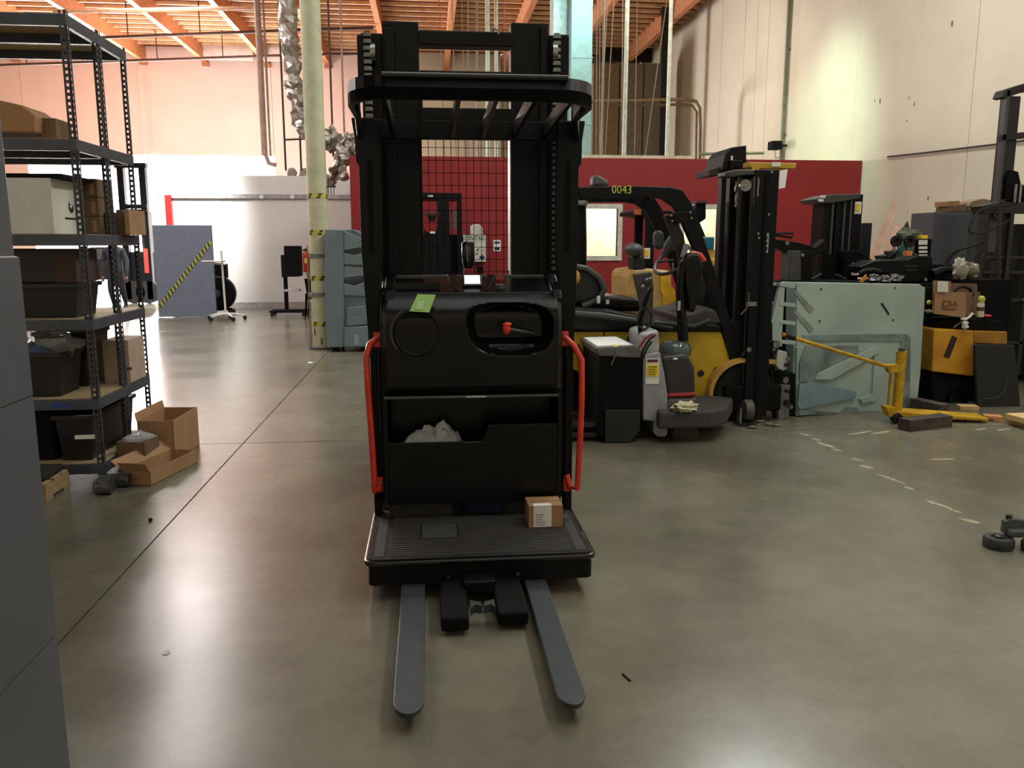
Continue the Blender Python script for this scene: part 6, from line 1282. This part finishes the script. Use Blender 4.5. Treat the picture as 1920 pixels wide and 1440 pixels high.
for k, pts in enumerate([((640, 275), (632, 300), (622, 325), (616, 345)), ((644, 275), (650, 300), (640, 335)), ((655, 272), (672, 284), (690, 290))]):
    flex('silver_duct', [P(x, y, Y=17.5) for x, y in pts], .09, ['left leg of the silver foil ducts dropping by the red office', 'middle leg of the silver foil ducts dropping by the red office', 'right leg of the silver foil ducts dropping by the red office'][k], amp=.14, steps=20)
for k, (x0, x1, y0) in enumerate(((541, 553, 316), (562, 578, 310))):
    q = P((x0+x1)/2, 322, Y=YP+.5); o = MB().sph((q.x, q.y, zp+.10), (.12, .12, .12), 12, 8, amp=.5, fr=3).go('crumpled_bundle', mat('bundle_grey', (140, 130, 120), .8, var=.2), None, smooth=True); tag(o, ['left grey bundle on top of the grey partition', 'right grey bundle on top of the grey partition'][k], 'bundle')
# square sheet-metal duct, cyan light also put into its colour, right of the mast
dc2 = T('square_duct', 'tall square sheet-metal duct rising from the red office roof right of the truck mast', 'duct', tuple(P(1090, 290, Y=17.6)))
for k, (a, b, m_, Yq) in enumerate(((1034, 1064, mat('duct_pale', (190, 200, 196), .4, metal=.2), 17.9), (1068, 1107, mat('duct_cyan_lit', (150, 186, 184), .35, metal=.35, var=.06), 17.4))):
    xa, xb = P(a+2, 200, Y=Yq).x, P(b+2, 200, Y=Yq).x; zs_ = [zo, 4.0, 5.3, 6.6, 7.9, ZC+.05]
    for i in range(5): B(xa, xb, Yq, Yq+.5, zs_[i]+.006, zs_[i+1]-.006).go('duct_section', m_, dc2, bevel=.004)
    for z in zs_[1:5]: B(xa-.012, xb+.012, Yq-.012, Yq+.51, z-.012, z+.012).go('duct_flange', m_, dc2)
# fan of thin wires and conduits over the office
wpal = mat('conduit_white', (196, 206, 196), .45); wdim = mat('wire_grey', (140, 132, 120), .5)
rods = [(915, 915, .05, wpal, 'thick'), (933, 931, .045, wpal, 'thick'), (898, 896, .03, wdim, 'grey'), (1178, 1170, .055, wpal, 'thick'), (1256, 1250, .055, wpal, 'thick'), (1132, 1128, .03, wdim, 'grey'), (1161, 1166, .012, wdim, 'thin'), (1188, 1190, .012, wdim, 'thin'), (1114, 1118, .012, wdim, 'thin'), (1120, 1124, .012, wdim, 'thin'), (850, 856, .012, wdim, 'thin'), (868, 872, .012, wdim, 'thin'), (880, 878, .012, wdim, 'thin'), (945, 948, .012, wdim, 'thin'), (828, 834, .012, wdim, 'thin'), (1136, 1122, .012, wdim, 'thin'), (1244, 1204, .012, wdim, 'thin'), (1148, 1133, .012, wdim, 'thin')]
lab = ['white conduit rising seen through the mast, left of the pair', 'white conduit rising seen through the mast, right of the pair', 'grey rod seen through the mast left of the white conduits', 'white conduit standing on the office roof right of the square duct', 'tall white conduit farthest right before the concrete wall', 'grey rod between the square duct and the white conduit']
for k, (x0, x1, r, m_, kd) in enumerate(rods):
    Yq = 19.5+(k*1.7) % 4; b = P(x1, 290, Y=Yq); a = P(x0, 60, Y=Yq)
    lean = (x0-x1) if kd == 'thin' else 0
    top = Vector((b.x+(lean/1550*Yq)*1.2, Yq, ZC+.3)); bot = Vector((b.x, Yq, zo-.02))
    pipe('conduit' if kd != 'thin' else 'thin_wire', [bot, top], r, m_, lab[k] if k < 6 else 'thin grey suspension wire running up from the office roof to the roof joists', 'conduit' if kd != 'thin' else 'wire', None if k < 6 else 'thin wires above the office', 8 if kd != 'thin' else 4)
pb_ = T('black_roof_post', 'dark post at the far corner beside the tall white conduit', 'post', tuple(P(1247, 290, Y=27)))
B(P(1238, 200, Y=27).x, P(1250, 200, Y=27).x, 27, 27.2, zo-.0, ZC).go('post_shaft', dk, pb_); B(P(1236, 200, Y=27).x, P(1252, 200, Y=27).x, 26.95, 27.25, ZC-.1, ZC+.1).go('post_cap', dsteel, pb_)
pipe('bent_conduit', [P(1100, 190, Y=24), P(1190, 189, Y=24), P(1290, 186, Y=24), P(1305, 190, Y=24), P(1312, 202, Y=24), P(1313, 240, Y=24), Vector((P(1313, 292, Y=24).x, 24, zo-.03))], .05, mat('conduit_brown', (110, 92, 66), .6), 'brown conduit with a rounded bend at the far corner above the office', 'conduit')
pipe('bent_conduit', [P(1130, 198, Y=24.2), P(1280, 196, Y=24.2), P(1298, 198, Y=24.2), P(1306, 210, Y=24.2), Vector((P(1306, 292, Y=24.2).x, 24.2, zo-.03))], .04, mat('conduit_brown', (110, 92, 66), .6), 'lower brown conduit nested inside the bend of the upper one', 'conduit')
pipe('roof_rail', [P(1310, 289, Y=17.5), P(1432, 287, Y=17.5)], .03, mat('rail_olive', (120, 122, 96), .6), 'thin rail lying along the office roof edge right of the pale beam', 'rail')
sf = T('dark_ceiling_board', 'dark board hung under the roof at the far right corner', 'soffit', (6, 30.5, ZC-.9))
B(P(1128, 80, Y=33).x, XR-.05, 33, 33.1, P(1180, 116, Y=33).z, ZC+.25).go('dark_board', dk, sf)  # dark board across the top of the far right corner
B(P(1128, 80, Y=33).x, XR-.05, 32.9, 33.0, ZC+.15, ZC+.29).go('dark_board_rail', dsteel, sf)
xx3 = P(1225, 60, Y=33).x
# dark cloth-like backing behind mast top (unlit storage mezzanine) and beige cartons on the office roof
for k, (a, b, t0, Yq) in enumerate(((1112, 1160, 118, 29.0), (1162, 1205, 118, 29.0), (1207, 1238, 118, 29.0))):
    o = B(P(a, 200, Y=Yq).x, P(b, 200, Y=Yq).x, Yq, Yq+1.0, 0.0, P(a, t0, Y=Yq).z).go('wall_board', mat(['board_tan', 'board_grey', 'board_grey'][k], [(120, 100, 74), (112, 104, 90), (104, 98, 88)][k], .8), None, bevel=.01)
    tag(o, ['tall tan board stack at the far end right of the square duct', 'tall greyish board stack in the middle at the far end', 'narrow tall board stack beside the dark roof post'][k], 'board')
# ================= ON THE RED WALL =================
YR2 = YO-.12
ca = T('first_aid_cabinet', 'white first aid cabinet lettered CINTAS on the red office wall', 'cabinet', tuple(P(890, 490, Y=YR2)))
PB(868, 440, 911, 491, YR2, .11).go('cabinet_box', mat('cabinet_white', (200, 200, 192), .5), ca, bevel=.01)
PP([(882, 440), (882, 424), (887, 421), (897, 420), (902, 423), (905, 428), (905, 440)], YR2+.01, .10).go('cabinet_top', mat('cabinet_white', (200, 200, 192), .5), ca, bevel=.01)
PB(866, 458, 870, 494, YR2+.02, .08).go('side_pouch', white, ca)
text('CINTAS', .115, P(889, 447, Y=YR2-.004), ink, ca, name='cabinet_lettering')
q = P(904, 483, Y=YR2-.003); MB().obox(q, (.085, .004, .085), ry=math.radians(45)).go('diamond_mark', mat('mark_navy', (36, 42, 80), .6), ca)
for (x0, y0) in ((892, 468), (890, 476)): MB().obox(P(x0+4, y0, Y=YR2-.003), (.06, .004, .02), ry=-.7).go('cabinet_mark', ink, ca)
B(P(896, 500, Y=YR2).x, P(906, 500, Y=YR2).x, YR2+.06, YO, P(900, 512, Y=YR2).z, P(900, 500, Y=YR2).z).go('lower_box', blkmat, ca)
sg_ = T('wall_notice', 'small white notice with blue print on the red wall, right of the first aid cabinet', 'sign', tuple(P(932, 470, Y=YO-.01)))
PB(925, 450, 939, 471, YO-.02, .018).go('notice_board', paper, sg_)
PB(927, 453, 937, 457, YO-.024, .006).go('notice_print', mat('print_blue', (50, 60, 110), .6), sg_); PB(927, 464, 937, 469, YO-.024, .006).go('notice_print', ink, sg_)
# black reach truck seen through the mesh
Yb = 14.5
bt = T('black_reach_truck', 'black reach truck with open cage parked against the red wall, seen through the wire mesh', 'forklift', (P(830, 600, Y=Yb).x, Yb+.4, 0))
PP([(792, 361), (866, 362), (866, 373), (790, 373)], Yb, .9).go('cage_roof', blk, bt, bevel=.01)
for a, b in ((785, 795), (822, 844), (858, 867)): PB(a, 370, b, 640, Yb, .1).go('cage_post', blk, bt, bevel=.008)
PP([(795, 428), (800, 435), (815, 435), (822, 425), (822, 640), (795, 640)], Yb, .1).go('mast_shield', blk, bt)
PB(780, 441, 870, 640, Yb+.1, 1.2).go('truck_body', blkmat, bt, bevel=.03)
PB(795, 400, 824, 404, Yb-.02, .03).go('cage_bar', mat('rusty_dark', (52, 36, 32), .7), bt)
PP([(802, 404), (818, 404), (816, 415), (804, 415)], Yb-.02, .05).go('lamp', blk, bt); PB(805, 434, 816, 438, Yb-.03, .02).go('white_tag', paper, bt)
o = PB(806, 461, 814, 470, Yb+.08, .02).go('number_label', paper, bt); PB(808, 463, 812, 468, Yb+.07, .02).go('number_print', ink, o)
PB(802, 366, 812, 369, Yb-.01, .02).go('roof_label', paper, bt)
PB(845, 395, 859, 428, Yb+.5, .05).go('mirror_panel', mat('pink_grey', (120, 96, 92), .6), bt)
